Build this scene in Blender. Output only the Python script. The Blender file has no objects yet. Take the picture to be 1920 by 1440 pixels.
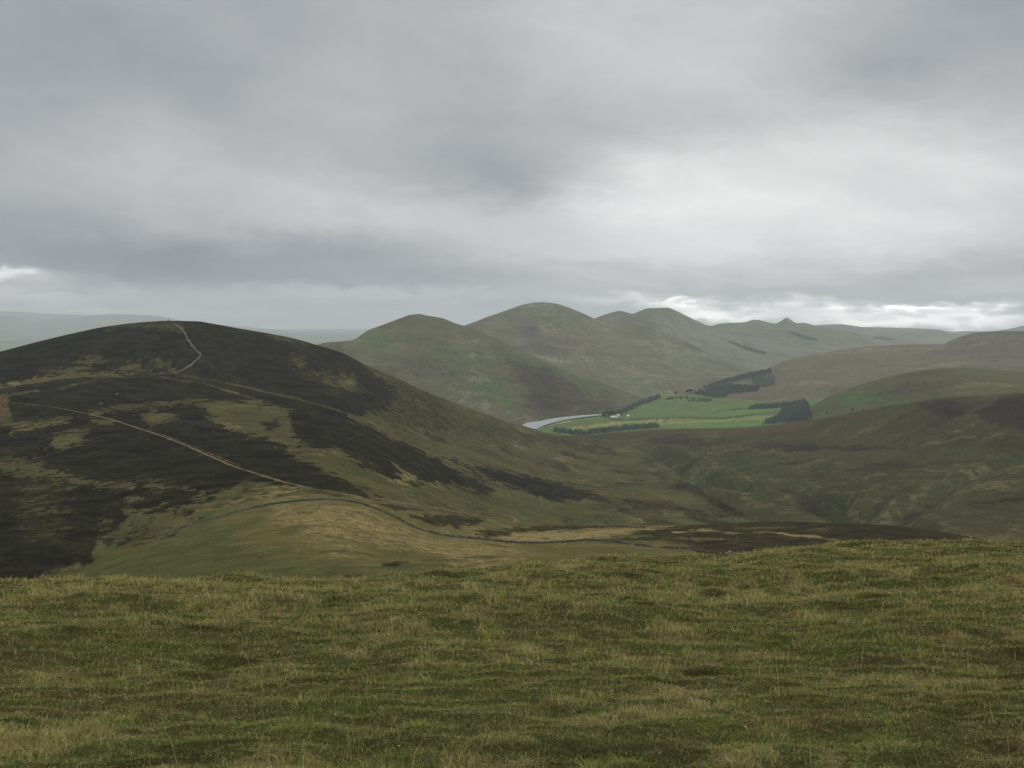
import bpy, math, random
import numpy as np
from mathutils import Vector, Matrix

random.seed(7)
R = np.random.default_rng(11)
S = bpy.context.scene
COL = S.collection

# ------------------------------------------------------------------ camera
F = 2130.0                       # focal length in photo pixels (1920 wide)
PITCH = math.radians(3.278)
FW = np.array([0.0, math.cos(PITCH), -math.sin(PITCH)])
UP = np.array([0.0, math.sin(PITCH), math.cos(PITCH)])
RT = np.array([1.0, 0.0, 0.0])

cam = bpy.data.cameras.new('camera')
cam.lens = F / 1920 * 36.0
cam.sensor_width = 36.0
cam.clip_start = 0.1
cam.clip_end = 400000.0
camo = bpy.data.objects.new('camera', cam)
COL.objects.link(camo)
camo.rotation_euler = (math.pi / 2 - PITCH, 0, 0)
S.camera = camo


def P(px, py, d):
    px, py, d = np.broadcast_arrays(np.asarray(px, float), np.asarray(py, float), np.asarray(d, float))
    u = (px - 960) / F
    v = (720 - py) / F
    return d[..., None] * (FW + u[..., None] * RT + v[..., None] * UP)


def py_of(z, d):
    """image row of a point at height z (eye = 0) and forward distance d"""
    v = (z / d - FW[2]) / UP[2]
    return 720 - v * F


def d_of(py, z):
    """forward distance of the point seen at row py that lies at height z"""
    v = (720 - py) / F
    return z / (FW[2] + v * UP[2])


# ------------------------------------------------------------------ noise
def _hash(ix, iy, seed):
    h = (ix.astype(np.int64) * 374761393 + iy.astype(np.int64) * 668265263 + seed * 974634777) & 0xFFFFFFFF
    h = ((h ^ (h >> 13)) * 1274126177) & 0xFFFFFFFF
    h = ((h ^ (h >> 16)) * 2246822519) & 0xFFFFFFFF
    return (h ^ (h >> 15)) & 0xFFFFFFFF


def noise2(x, y, seed=0):
    x = np.asarray(x, float)
    y = np.asarray(y, float)
    ix = np.floor(x)
    iy = np.floor(y)
    fx = x - ix
    fy = y - iy
    ux = fx * fx * fx * (fx * (fx * 6 - 15) + 10)
    uy = fy * fy * fy * (fy * (fy * 6 - 15) + 10)

    def g(dx, dy):
        a = _hash(ix + dx, iy + dy, seed) * (2 * math.pi / 4294967296.0)
        return np.cos(a) * (fx - dx) + np.sin(a) * (fy - dy)
    a = g(0, 0) * (1 - ux) + g(1, 0) * ux
    b = g(0, 1) * (1 - ux) + g(1, 1) * ux
    return (a * (1 - uy) + b * uy) * 1.5


def fbm(x, y, octaves=4, seed=0, gain=0.5):
    s = 0
    a = 1.0
    t = 0
    for k in range(octaves):
        s = s + a * noise2(x * 2 ** k + 13.7 * k, y * 2 ** k - 7.1 * k, seed + k)
        t += a
        a *= gain
    return s / t * 1.3


def sstep(a, b, x):
    t = np.clip((x - a) / (b - a), 0, 1)
    return t * t * (3 - 2 * t)


# ------------------------------------------------------------------ interpolation
def pchip_slopes(x, y):
    """x, y: (K, n) increasing x along axis 0"""
    h = np.diff(x, axis=0)
    dl = np.diff(y, axis=0) / h
    m = np.zeros_like(y)
    if len(x) > 2:
        a, b = dl[:-1], dl[1:]
        w1 = 2 * h[1:] + h[:-1]
        w2 = h[1:] + 2 * h[:-1]
        ok = (a * b) > 0
        aa = np.where(ok, a, 1.0)
        bb = np.where(ok, b, 1.0)
        m[1:-1] = np.where(ok, (w1 + w2) / (w1 / aa + w2 / bb), 0)
    m[0] = dl[0]
    m[-1] = dl[-1]
    return m


def herm(x0, x1, y0, y1, m0, m1, x):
    h = x1 - x0
    t = (x - x0) / h
    return (y0 * (1 + 2 * t) * (1 - t) ** 2 + y1 * t * t * (3 - 2 * t)
            + h * m0 * t * (1 - t) ** 2 + h * m1 * t * t * (t - 1))


def pchip1(xs, ys, x):
    xs = np.asarray(xs, float)
    ys = np.asarray(ys, float)
    if len(xs) == 1:
        return np.full_like(x, ys[0])
    m = pchip_slopes(xs[:, None], ys[:, None])[:, 0]
    xc = np.clip(x, xs[0], xs[-1])
    i = np.clip(np.searchsorted(xs, xc) - 1, 0, len(xs) - 2)
    return herm(xs[i], xs[i + 1], ys[i], ys[i + 1], m[i], m[i + 1], xc)


def grid(nodes, segs, cols):
    """surface through node curves given as [(px, row, distance), ...], near to far.
    row may be ('z', height)."""
    K = len(nodes)
    PY = np.zeros((K, len(cols)))
    LD = np.zeros((K, len(cols)))
    for k, pts in enumerate(nodes):
        pts = sorted(pts, key=lambda p: p[0])
        xs = [p[0] for p in pts]
        rows = [py_of(p[1][1], p[2]) if isinstance(p[1], tuple) else p[1] for p in pts]
        PY[k] = pchip1(xs, rows, cols)
        LD[k] = pchip1(xs, [math.log(p[2]) for p in pts], cols)
    for k in range(1, K):
        LD[k] = np.maximum(LD[k], LD[k - 1] + 0.004)
    M = pchip_slopes(LD, PY)
    rows_py, rows_ld = [], []
    for k in range(K - 1):
        n = segs[k]
        for i in range(n + (k == K - 2)):
            t = i / n
            ld = LD[k] * (1 - t) + LD[k + 1] * t
            rows_ld.append(ld)
            rows_py.append(herm(LD[k], LD[k + 1], PY[k], PY[k + 1], M[k], M[k + 1], ld))
    py = np.array(rows_py)
    d = np.exp(np.array(rows_ld))
    px = np.broadcast_to(cols, py.shape)
    return px, py, d


def link_mesh(name, verts, faces, mat=None, smooth=True, attrs=None, loop_tot=None):
    """verts (n,3); faces (m,k) int array"""
    me = bpy.data.meshes.new(name)
    verts = np.ascontiguousarray(verts, np.float32)
    faces = np.ascontiguousarray(faces, np.int32)
    me.vertices.add(len(verts))
    me.vertices.foreach_set('co', verts.ravel())
    k = faces.shape[1]
    me.loops.add(faces.size)
    me.loops.foreach_set('vertex_index', faces.ravel())
    me.polygons.add(len(faces))
    me.polygons.foreach_set('loop_start', np.arange(0, faces.size, k, dtype=np.int32))
    me.polygons.foreach_set('use_smooth', np.full(len(faces), smooth))
    me.update(calc_edges=True)
    for an, av in (attrs or {}).items():
        at = me.attributes.new(an, 'FLOAT_COLOR', 'POINT')
        at.data.foreach_set('color', np.ascontiguousarray(av, np.float32).ravel())
    if mat:
        me.materials.append(mat)
    o = bpy.data.objects.new(name, me)
    COL.objects.link(o)
    return o


def quads(nr, nc):
    i = np.arange(nr - 1)[:, None] * nc + np.arange(nc - 1)[None, :]
    i = i.ravel()
    return np.stack([i, i + 1, i + nc + 1, i + nc], 1)


def structure(o):
    o['kind'] = 'structure'
    return o


# ------------------------------------------------------------------ land cover (authored by outline, then tied to the ground)
def sdf_poly(pts, x, y):
    pts = np.asarray(pts, float)
    n = len(pts)
    d = np.full(x.shape, 1e18)
    s = np.zeros(x.shape, bool)
    for i in range(n):
        ax, ay = pts[i]
        bx, by = pts[(i + 1) % n]
        ex, ey = bx - ax, by - ay
        wx, wy = x - ax, y - ay
        t = np.clip((wx * ex + wy * ey) / (ex * ex + ey * ey + 1e-9), 0, 1)
        d = np.minimum(d, (wx - ex * t) ** 2 + (wy - ey * t) ** 2)
        c = ((ay > y) != (by > y)) & (x < (bx - ax) * (y - ay) / (by - ay + 1e-12) + ax)
        s ^= c
    d = np.sqrt(d)
    return np.where(s, -d, d)


def dist_line(pts, x, y):
    d = np.full(x.shape, 1e18)
    for (ax, ay), (bx, by) in zip(pts[:-1], pts[1:]):
        ex, ey = bx - ax, by - ay
        wx, wy = x - ax, y - ay
        t = np.clip((wx * ex + wy * ey) / (ex * ex + ey * ey + 1e-9), 0, 1)
        d = np.minimum(d, (wx - ex * t) ** 2 + (wy - ey * t) ** 2)
    return np.sqrt(d)


CH = {'h': 0, 'g': 1, 't': 2, 'b': 3}      # heather, green, tan straw, brown moor


def cover(feats, px, py, X, Y, base=(0, 0, 0, 0)):
    """each feature: (class or '-class', kind, points, half width / value, feather px, noise px, noise metres)"""
    out = np.zeros(px.shape + (4,)) + np.array(base, float)
    for ft in feats:
        cls, kind, pts, val, fea, npx, nm = ft
        fea, npx = fea * 1.9, npx * 4.2
        xs = [p[0] for p in pts]
        ys = [p[1] for p in pts]
        m = fea + npx * 1.5 + (val if kind == 'line' else 0) + 3
        sel = (px > min(xs) - m) & (px < max(xs) + m) & (py > min(ys) - m) & (py < max(ys) + m)
        if not sel.any():
            continue
        x, y = px[sel], py[sel]
        if kind == 'poly':
            sd = sdf_poly(pts, x, y)
            v = val
        else:
            sd = dist_line(pts, x, y) - val
            v = 1.0
        if npx:
            sd_ = len(pts) * 7 + int(abs(pts[0][0])) % 50
            sd = sd + npx * (0.6 * fbm(X[sel] / nm, Y[sel] / nm, 5, sd_, 0.62) + 1.1 * fbm(X[sel] / nm * 3.3, Y[sel] / nm * 2.2, 4, sd_ + 9, 0.65))
        k = sstep(fea, -fea, sd) * v
        if cls[0] == '-':
            c = CH[cls[1]]
            out[sel, c] *= 1 - k
        else:
            c = CH[cls]
            out[sel, c] = np.maximum(out[sel, c], k)
    return np.clip(out, 0, 1)


# ------------------------------------------------------------------ materials
def lin(r, g, b, k=1.0):
    f = lambda c: (c / 255 / 12.92) if c <= 10 else ((c / 255 + 0.055) / 1.055) ** 2.4
    return (f(r) * k, f(g) * k, f(b) * k, 1.0)


class NT:
    def __init__(self, tree):
        self.t = tree
        tree.nodes.clear()

    def n(self, typ, **kw):
        nd = self.t.nodes.new(typ)
        for k, v in kw.items():
            setattr(nd, k, v)
        return nd

    def put(self, sock, v):
        if isinstance(v, bpy.types.NodeSocket):
            self.t.links.new(v, sock)
        elif v is not None:
            sock.default_value = v

    def math(self, op, a, b=None, c=None, clamp=False):
        nd = self.n('ShaderNodeMath', operation=op, use_clamp=clamp)
        for s, v in zip(nd.inputs, (a, b, c)):
            self.put(s, v)
        return nd.outputs[0]

    def vmath(self, op, a, b=None):
        nd = self.n('ShaderNodeVectorMath', operation=op)
        self.put(nd.inputs[0], a)
        if b is not None:
            self.put(nd.inputs[1], b)
        return nd.outputs['Value'] if op in ('DOT_PRODUCT', 'LENGTH') else nd.outputs[0]

    def mix(self, f, a, b, blend='MIX'):
        nd = self.n('ShaderNodeMix', data_type='RGBA', blend_type=blend)
        self.put(nd.inputs['Factor'], f)
        self.put(nd.inputs[6], a)
        self.put(nd.inputs[7], b)
        return nd.outputs[2]

    def noise(self, vec, scale, detail=4, rough=0.55, dist=0.0):
        nd = self.n('ShaderNodeTexNoise')
        self.put(nd.inputs['Vector'], vec)
        self.put(nd.inputs['Scale'], scale)
        self.put(nd.inputs['Detail'], detail)
        self.put(nd.inputs['Roughness'], rough)
        self.put(nd.inputs['Distortion'], dist)
        return nd.outputs['Fac']

    def smooth(self, v, a, b, lo=0.0, hi=1.0):
        nd = self.n('ShaderNodeMapRange', interpolation_type='SMOOTHSTEP')
        self.put(nd.inputs[0], v)
        self.put(nd.inputs[1], a)
        self.put(nd.inputs[2], b)
        self.put(nd.inputs[3], lo)
        self.put(nd.inputs[4], hi)
        return nd.outputs[0]


def new_mat(name):
    m = bpy.data.materials.new(name)
    m.use_nodes = True
    return m, NT(m.node_tree)


K = 1.08      # display colour of ground under this sky -> albedo


def terrain_mat(name, big, fine, grass, grass2, heather=(36, 36, 32), green=(62, 76, 44), tan=(110, 100, 70),
                brown=(72, 60, 46), heather2=None, rag=0.5, var=0.55, bump=0.0, soft=0.12, k=K, stretch=(1, 1, 1)):
    m, t = new_mat(name)
    pos = t.n('ShaderNodeNewGeometry').outputs['Position']
    if stretch != (1, 1, 1):
        pos = t.vmath('MULTIPLY', pos, stretch)
    at = t.n('ShaderNodeAttribute', attribute_name='cov')
    sep = t.n('ShaderNodeSeparateColor')
    t.t.links.new(at.outputs['Color'], sep.inputs[0])
    ch = [sep.outputs[0], sep.outputs[1], sep.outputs[2], at.outputs['Alpha']]
    c = lambda v_: t.smooth(v_, 0.34, 0.66)
    nb = t.noise(pos, 1 / big, 5, 0.6, 0.4)
    nm = c(t.noise(pos, 3.3 / big, 5, 0.62, 0.6))
    nf0 = t.noise(pos, 1 / fine, 5, 0.7)
    nf = c(nf0)
    nf2 = c(t.noise(pos, 3.1 / fine, 3, 0.7))
    nl = c(t.noise(t.vmath('MULTIPLY', pos, (1.0, 0.6, 1.0)), 9.0 / big, 5, 0.65, 0.8))
    g = t.math('MULTIPLY_ADD', nl, 0.3, t.math('MULTIPLY_ADD', c(nb), 0.4, t.math('MULTIPLY', nf, 0.3)))
    col = t.mix(t.smooth(g, 0.25, 0.75), lin(*grass, k), lin(*grass2, k))
    rn = t.math('MULTIPLY_ADD', t.math('ADD', nl, nf), rag, -rag)
    for c_, cc in ((3, brown), (1, green), (2, tan), (0, heather)):
        f = t.smooth(t.math('ADD', ch[c_], rn), 0.5 - soft, 0.5 + soft)
        tone = lin(*cc, k)
        if c_ == 0:
            h2 = heather2 or (cc[0] * 1.16, cc[1] * 1.13, cc[2] * 1.06)
            tone = t.mix(nm, lin(*cc, k), lin(*h2, k))
        col = t.mix(f, col, tone)
    v = t.math('MULTIPLY_ADD', t.math('ADD', nf, nf2), var * 0.6, 1 - var * 0.6)
    v2 = t.math('MULTIPLY_ADD', t.math('ADD', nm, nl), var * 0.35, 1 - var * 0.35)
    hs = t.n('ShaderNodeVectorMath', operation='SCALE')
    t.put(hs.inputs[0], col)
    t.put(hs.inputs['Scale'], t.math('MULTIPLY', v, v2))
    bs = t.n('ShaderNodeBsdfDiffuse')
    t.put(bs.inputs['Color'], hs.outputs[0])
    if bump:
        b = t.n('ShaderNodeBump')
        t.put(b.inputs['Strength'], 1.0)
        t.put(b.inputs['Distance'], bump)
        t.put(b.inputs['Height'], nf0)
        t.put(bs.inputs['Normal'], b.outputs[0])
    out = t.n('ShaderNodeOutputMaterial')
    t.t.links.new(bs.outputs[0], out.inputs[0])
    return m


def plain_mat(name, rgb, rough=0.9, var=0.0, scale=1.0, spec=0.2, rgb2=None):
    m, t = new_mat(name)
    bs = t.n('ShaderNodeBsdfPrincipled')
    c = (*rgb, 1.0)
    if rgb2 or var:
        tc = t.n('ShaderNodeTexCoord').outputs['Object']
        nz = t.noise(tc, scale, 4, 0.65)
        c2 = (*(rgb2 or tuple(x * (1 - var) for x in rgb)), 1.0)
        c = t.mix(t.smooth(nz, 0.35, 0.65), c, c2)
    t.put(bs.inputs['Base Color'], c)
    bs.inputs['Roughness'].default_value = rough
    bs.inputs['Specular IOR Level'].default_value = spec
    out = t.n('ShaderNodeOutputMaterial')
    t.t.links.new(bs.outputs[0], out.inputs[0])
    return m


# ------------------------------------------------------------------ sky
def build_world():
    w = bpy.data.worlds.new('World')
    S.world = w
    w.use_nodes = True
    t = NT(w.node_tree)
    d = t.n('ShaderNodeTexCoord').outputs['Generated']
    sp = t.n('ShaderNodeSeparateXYZ')
    t.put(sp.inputs[0], d)
    X, Y, Z = sp.outputs
    az = t.math('ARCTAN2', X, Y)
    el = t.math('ARCSINE', Z)
    # clouds lie on a layer overhead: noise in layer coordinates, squeezed towards the horizon
    den = t.math('ADD', t.math('MAXIMUM', Z, 0.0), 0.09)
    cv = t.n('ShaderNodeCombineXYZ')
    t.put(cv.inputs[0], t.math('DIVIDE', X, den))
    t.put(cv.inputs[1], t.math('DIVIDE', Y, den))
    n1 = t.noise(cv.outputs[0], 0.55, 6, 0.55, 0.6)
    n2 = t.noise(cv.outputs[0], 1.7, 6, 0.55, 0.3)
    cv2 = t.n('ShaderNodeCombineXYZ')
    t.put(cv2.inputs[0], t.math('MULTIPLY', az, 9.0))
    t.put(cv2.inputs[1], t.math('MULTIPLY', el, 24.0))
    n3 = t.noise(cv2.outputs[0], 1.0, 5, 0.55, 0.4)
    cv3 = t.n('ShaderNodeCombineXYZ')
    t.put(cv3.inputs[0], t.math('MULTIPLY_ADD', el, 6.0, t.math('MULTIPLY', az, 8.0)))
    t.put(cv3.inputs[1], t.math('MULTIPLY', el, 17.0))
    n5 = t.noise(cv3.outputs[0], 1.3, 7, 0.58, 0.5)
    n4 = t.noise(cv2.outputs[0], 3.1, 5, 0.6, 0.5)
    # ragged edges: the angles of the cloud masses are bent by the noise
    wa = t.math('MULTIPLY_ADD', t.math('SUBTRACT', n3, 0.5), 0.10, az)
    we = t.math('MULTIPLY_ADD', t.math('SUBTRACT', n4, 0.5), 0.028, el)
    we = t.math('MULTIPLY_ADD', t.math('SUBTRACT', n2, 0.5), 0.012, we)
    pv = t.n('ShaderNodeCombineXYZ')
    t.put(pv.inputs[0], wa)
    t.put(pv.inputs[1], we)
    # cloud masses: (photo column, row, grey level, half width, half height)
    T = SKY
    c, s, v = [], [], []
    for (x, y, g, sx, sy) in T:
        q = P(x, y, 1.0)
        c.append((math.atan2(q[0], q[1]), math.asin(q[2] / np.linalg.norm(q))))
        s.append((sx / F, sy / F))
        L = ((g / 255 + 0.055) / 1.055) ** 2.4
        e = max(c[-1][1], 0.006)
        Tr = math.exp(-HAZE * min(HTOP / math.sin(e), HSIDE))
        v.append(min(max((L - AIR * (1 - Tr)) / Tr, 0.12), 2.4))
    c, s, v = np.array(c), np.array(s), np.array(v)
    base = 0.42
    A = np.exp(-(((c[:, None, :] - c[None, :, :]) / s[None, :, :]) ** 2).sum(-1))
    amp = np.linalg.solve(A.T @ A + 0.03 * np.eye(len(v)), A.T @ (v - base))
    acc = base
    for (cx, cy), (sx, sy), a in zip(c, s, amp):
        q = t.vmath('MULTIPLY', t.vmath('SUBTRACT', pv.outputs[0], (cx, cy, 0)), (1 / sx, 1 / sy, 0))
        r = t.math('POWER', 0.36788, t.vmath('DOT_PRODUCT', q, q))
        acc = t.math('MULTIPLY_ADD', r, float(a), acc)
    # overhead the overcast is brighter
    acc = t.math('ADD', acc, t.smooth(el, 0.33, 1.2, 0.0, 1.05))
    mod = t.math('ADD', t.math('MULTIPLY', t.math('SUBTRACT', n1, 0.5), 0.15),
                 t.math('ADD', t.math('MULTIPLY', t.math('SUBTRACT', n2, 0.5), 0.10),
                        t.math('MULTIPLY', t.math('SUBTRACT', n5, 0.5), 0.34)))
    acc = t.math('MULTIPLY', t.math('MAXIMUM', acc, 0.1), t.math('ADD', 1.10, mod))
    acc = t.math('MULTIPLY', acc, t.smooth(Z, -0.06, -0.015, 0.35, 1.0))
    warm = t.smooth(acc, 0.25, 0.65)
    tint0 = t.mix(warm, (0.905, 0.98, 1.065, 1), (0.98, 1.0, 1.0, 1))
    tint = t.mix(t.smooth(acc, 0.7, 1.3), tint0, (1.0, 0.99, 0.955, 1))
    cl = t.n('ShaderNodeVectorMath', operation='SCALE')
    t.put(cl.inputs[0], tint)
    t.put(cl.inputs['Scale'], t.math('MULTIPLY', acc, 10.0))
    sky = t.n('ShaderNodeTexSky', sky_type='NISHITA')
    sky.sun_disc = False
    sky.sun_elevation = SUN_EL
    sky.sun_rotation = SUN_AZ
    cov = t.smooth(n1, 0.15, 0.35, 0.93, 1.0)
    col = t.mix(cov, sky.outputs[0], cl.outputs[0])
    bg = t.n('ShaderNodeBackground')
    t.put(bg.inputs[0], col)
    bg.inputs[1].default_value = 0.1
    out = t.n('ShaderNodeOutputWorld')
    t.t.links.new(bg.outputs[0], out.inputs[0])
    w.cycles.sampling_method = 'MANUAL'
    w.cycles.sample_map_resolution = 1024


HAZE, HTOP, HSIDE, AIR = 4.4e-5, 225.0, 34000.0, 0.34
SUN_EL = math.radians(32)
SUN_AZ = math.radians(55)      # clockwise from +Y
SKY = [
    (60, 40, 158, 260, 130), (420, 50, 165, 260, 130), (760, 60, 172, 260, 130), (1080, 60, 190, 240, 130),
    (1400, 60, 190, 240, 130), (1680, 90, 166, 200, 120), (1880, 40, 160, 160, 120),
    (60, 200, 166, 200, 100), (250, 240, 178, 120, 70), (420, 200, 164, 200, 100), (650, 190, 176, 220, 110), (900, 230, 168, 220, 110),
    (1180, 210, 184, 220, 110), (1450, 190, 188, 200, 100), (1660, 170, 172, 130, 90), (1860, 180, 182, 150, 100),
    (40, 330, 172, 200, 90), (300, 330, 184, 200, 80), (560, 320, 180, 200, 80), (820, 320, 167, 200, 75), (1010, 360, 172, 140, 60),
    (1220, 320, 214, 160, 60), (1430, 320, 214, 160, 60), (1600, 260, 208, 150, 70), (1660, 370, 212, 130, 60), (1860, 320, 208, 150, 70),
    (60, 420, 160, 200, 55), (330, 410, 172, 200, 55), (620, 385, 192, 180, 55), (860, 410, 190, 160, 50), (1130, 400, 214, 180, 55),
    (1420, 410, 220, 180, 55), (1660, 450, 206, 180, 50), (1880, 420, 200, 160, 55),
    (120, 475, 150, 220, 38), (420, 485, 150, 220, 38), (720, 480, 162, 200, 38), (980, 470, 190, 200, 38), (1250, 480, 206, 200, 38),
    (1520, 490, 196, 200, 34), (1860, 490, 178, 160, 34),
    (35, 512, 214, 36, 9), (90, 520, 180, 60, 13), (250, 520, 152, 160, 20), (560, 528, 156, 200, 20), (860, 520, 162, 200, 22), (1160, 530, 180, 200, 20),
    (1440, 528, 184, 180, 18), (1720, 520, 172, 180, 18), (1900, 535, 178, 120, 14),
    (60, 556, 178, 140, 16), (300, 560, 168, 180, 16), (620, 545, 172, 180, 12), (620, 580, 160, 200, 14), (860, 552, 174, 160, 12), (1010, 552, 172, 120, 12),
    (1140, 564, 190, 80, 12), (1245, 567, 230, 50, 8), (1285, 574, 236, 40, 9), (1370, 560, 178, 90, 9), (1360, 590, 228, 80, 12), (1480, 572, 204, 80, 9),
    (1560, 588, 214, 90, 12), (1600, 566, 180, 90, 9), (1720, 583, 238, 70, 6), (1800, 574, 206, 60, 6), (1860, 592, 226, 80, 9), (1700, 605, 226, 160, 10),
    (200, 592, 166, 200, 12), (450, 604, 158, 200, 14),
]

# ------------------------------------------------------------------ terrain layers
DX = 2.4


def wide(a, b, step):
    return np.arange(a, b + 0.1, step)


# --- wide base sheet (lowland plain), reaches the horizon
rr = np.concatenate([[0.0], np.geomspace(40, 33500, 160)])
th = np.linspace(-math.pi, math.pi, 721)
RR, TH = np.meshgrid(rr, th, indexing='ij')
bx, by = RR * np.sin(TH), RR * np.cos(TH)
bz = np.full_like(bx, -338.0) + 10 * fbm(bx / 3000, by / 3000, 3, 5)
m_plain = terrain_mat('lowland', 1400, 300, (92, 100, 74), (74, 80, 62), heather=(44, 52, 44), green=(84, 104, 66),
                      rag=0.6, var=0.35)
woods = sstep(0.05, 0.4, fbm(bx / 900, by / 2500, 4, 31))
cov = np.zeros(bx.shape + (4,))
cov[..., 0] = woods * 0.8
cov[..., 1] = sstep(0.0, 0.4, fbm(bx / 1100 + 40, by / 2600, 4, 41)) * 0.8
plain = structure(link_mesh('ground', np.stack([bx, by, bz], -1).reshape(-1, 3), quads(*bx.shape), m_plain,
                            attrs={'cov': cov.reshape(-1, 4)}))

TERR = {}


def terrain(name, nodes, segs, cols, mat, feats=(), relief=(), base=(0, 0, 0, 0), post=None, bare=None, low=None):
    px, py, d = grid(nodes, segs, cols)
    p = P(px, py, d)
    X, Y = p[..., 0], p[..., 1]
    c = cover(feats, px, py, X, Y, base)
    if bare is not None:
        c = bare(c, px, py, d, X, Y)
    z = p[..., 2].copy()
    ic = py.argmin(0)
    pc = py[ic, np.arange(py.shape[1])]
    fade = 0.12 + 0.88 * sstep(1.0, 34.0, py - pc[None, :])
    fade = np.where(np.arange(py.shape[0])[:, None] > ic[None, :], 0.12, fade)
    if low is not None:
        fade = fade * sstep(low, low + 40, z)
    for amp, wl, oc, sd in relief:
        z += amp * fade * fbm(X / wl, Y / wl, oc, sd)
    if post is not None:
        z = post(z, px, py, d, X, Y)
    p[..., 2] = z
    o = structure(link_mesh(name, p.reshape(-1, 3), quads(*px.shape), mat, attrs={'cov': c.reshape(-1, 4)}))
    TERR[name] = o
    return o


def back(crest, k1=1.12, drop=26, k2=1.6, zend=-345):
    """two node curves that let a hill fall away behind its crest"""
    a = [(p[0], p[1] + drop, p[2] * k1) for p in crest]
    b = [(p[0], ('z', zend), p[2] * k2) for p in crest]
    return [a, b]


# ---- far hills beyond the plain
def far_ridge(name, crest, mat, base_z=-340, near=0.8, relief=()):
    n0 = [(p[0], ('z', base_z), p[2] * near) for p in crest]
    n1 = [(p[0], p[1] + 0.55 * (py_of(base_z, p[2] * (near + 0.1)) - p[1]), p[2] * (near + 0.1)) for p in crest]
    x0, x1 = crest[0][0], crest[-1][0]
    terrain(name, [n0, n1, crest] + back(crest, 1.1, 8, 1.25), [6, 10, 4, 4], wide(x0, x1, 5), mat, relief=relief)


m_far = terrain_mat('far_moor', 900, 150, (92, 92, 72), (72, 74, 58), var=0.4)
D = 25500
far_ridge('far_hills', [(x, y, D) for x, y in ((-500, 612), (-300, 606), (-100, 604), (-20, 597), (22, 592), (45, 598), (62, 602), (100, 599), (150, 596),
                        (165, 592), (220, 589), (290, 592), (340, 601), (420, 611), (520, 621), (680, 628), (900, 634), (1100, 634), (1300, 650))], m_far)
D = 31000
far_ridge('distant_hills', [(x, y, D) for x, y in ((-500, 596), (-250, 590), (-100, 587), (0, 583.5), (35, 584.5), (90, 588), (160, 590), (260, 593), (330, 600),
                            (420, 609), (560, 620), (800, 628), (1000, 632), (1200, 645))], m_far)
crest7 = [(1440, 640, 11000), (1500, 616, 11000), (1530, 610, 11500), (1575, 608, 12000), (1620, 613, 12000), (1700, 615, 12000), (1760, 618, 12000),
          (1790, 624, 12000), (1806, 621, 12500), (1840, 622, 12500), (1890, 617, 12500), (1920, 611, 12500), (2000, 606, 12500), (2150, 620, 12500), (2400, 640, 12500)]
far_ridge('western_hills', crest7, m_far, relief=((12, 900, 4, 3),))
D = 9500
far_ridge('low_ridge', [(x, y, D) for x, y in ((1250, 660), (1320, 620), (1345, 608), (1368, 605), (1395, 605), (1430, 610), (1500, 640), (1560, 670))], m_far)

# ---- the peaks behind the loch
moor = dict(grass=(98, 99, 84), grass2=(86, 87, 74), heather=(72, 70, 62), green=(80, 90, 68), tan=(108, 105, 88), brown=(82, 76, 66))  # greyed tones put part of the distance haze into the colour
m_l6 = terrain_mat('peak_moor', 320, 40, **moor, rag=0.7, var=0.5, bump=7.0, soft=0.2)


def moor_cover(seed, hs=0.5, gs=0.5, wl=420, asp=1.0):
    def f(c, px, py, d, X, Y):
        n = fbm(X / wl, Y / wl * asp, 5, seed)
        n2 = fbm(X / wl * 0.8 + 9, Y / wl * 0.8 * asp, 5, seed + 9)
        n3 = fbm(X / wl * 1.3 - 4, Y / wl * 1.3 * asp, 5, seed + 19)
        c[..., 0] = np.maximum(c[..., 0], sstep(0.02, 0.45, n) * hs)
        c[..., 1] = np.maximum(c[..., 1], sstep(0.05, 0.45, n2) * gs)
        c[..., 2] = np.maximum(c[..., 2], sstep(0.1, 0.5, n3) * 0.5)
        return c
    return f


crest6 = [(1040, 640, 6200), (1100, 606, 6200), (1115, 597, 6200), (1140, 588, 6200), (1162, 583, 6250), (1185, 588, 6200), (1200, 583, 6200), (1215, 578, 6200),
          (1250, 577, 6250), (1270, 584, 6250), (1290, 594, 6300), (1310, 603, 6400), (1332, 611, 6700), (1355, 607, 7000), (1395, 604, 7300), (1415, 599, 7400),
          (1453, 606, 7400), (1464, 602, 7400), (1475, 595.3, 7400), (1486, 602, 7400), (1496, 606, 7400), (1505, 605, 7400), (1530, 611, 7500), (1580, 619, 7700),
          (1640, 630, 8000), (1700, 640, 8200), (1760, 650, 8300), (1900, 675, 8300)]
terrain('far_peaks', [
    [(1040, ('z', -280), 4800), (1900, ('z', -280), 4800)],
    [(1040, 700, 5000), (1400, 700, 5000), (1500, 690, 5200), (1900, 700, 5600)],
    [(1040, 665, 5600), (1250, 640, 5700), (1400, 655, 5900), (1520, 655, 6300), (1640, 660, 6800), (1900, 688, 7400)],
    crest6] + back(crest6), [4, 24, 46, 5, 4], wide(1040, 1900, DX), m_l6, relief=((20, 420, 4, 21), (6, 120, 3, 22)),
    bare=moor_cover(61, 0.62, 0.5),
    feats=[('h', 'poly', [(1475, 622), (1490, 622), (1532, 636), (1532, 640), (1500, 634)], 0.75, 1.5, 0, 1)])

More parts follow.
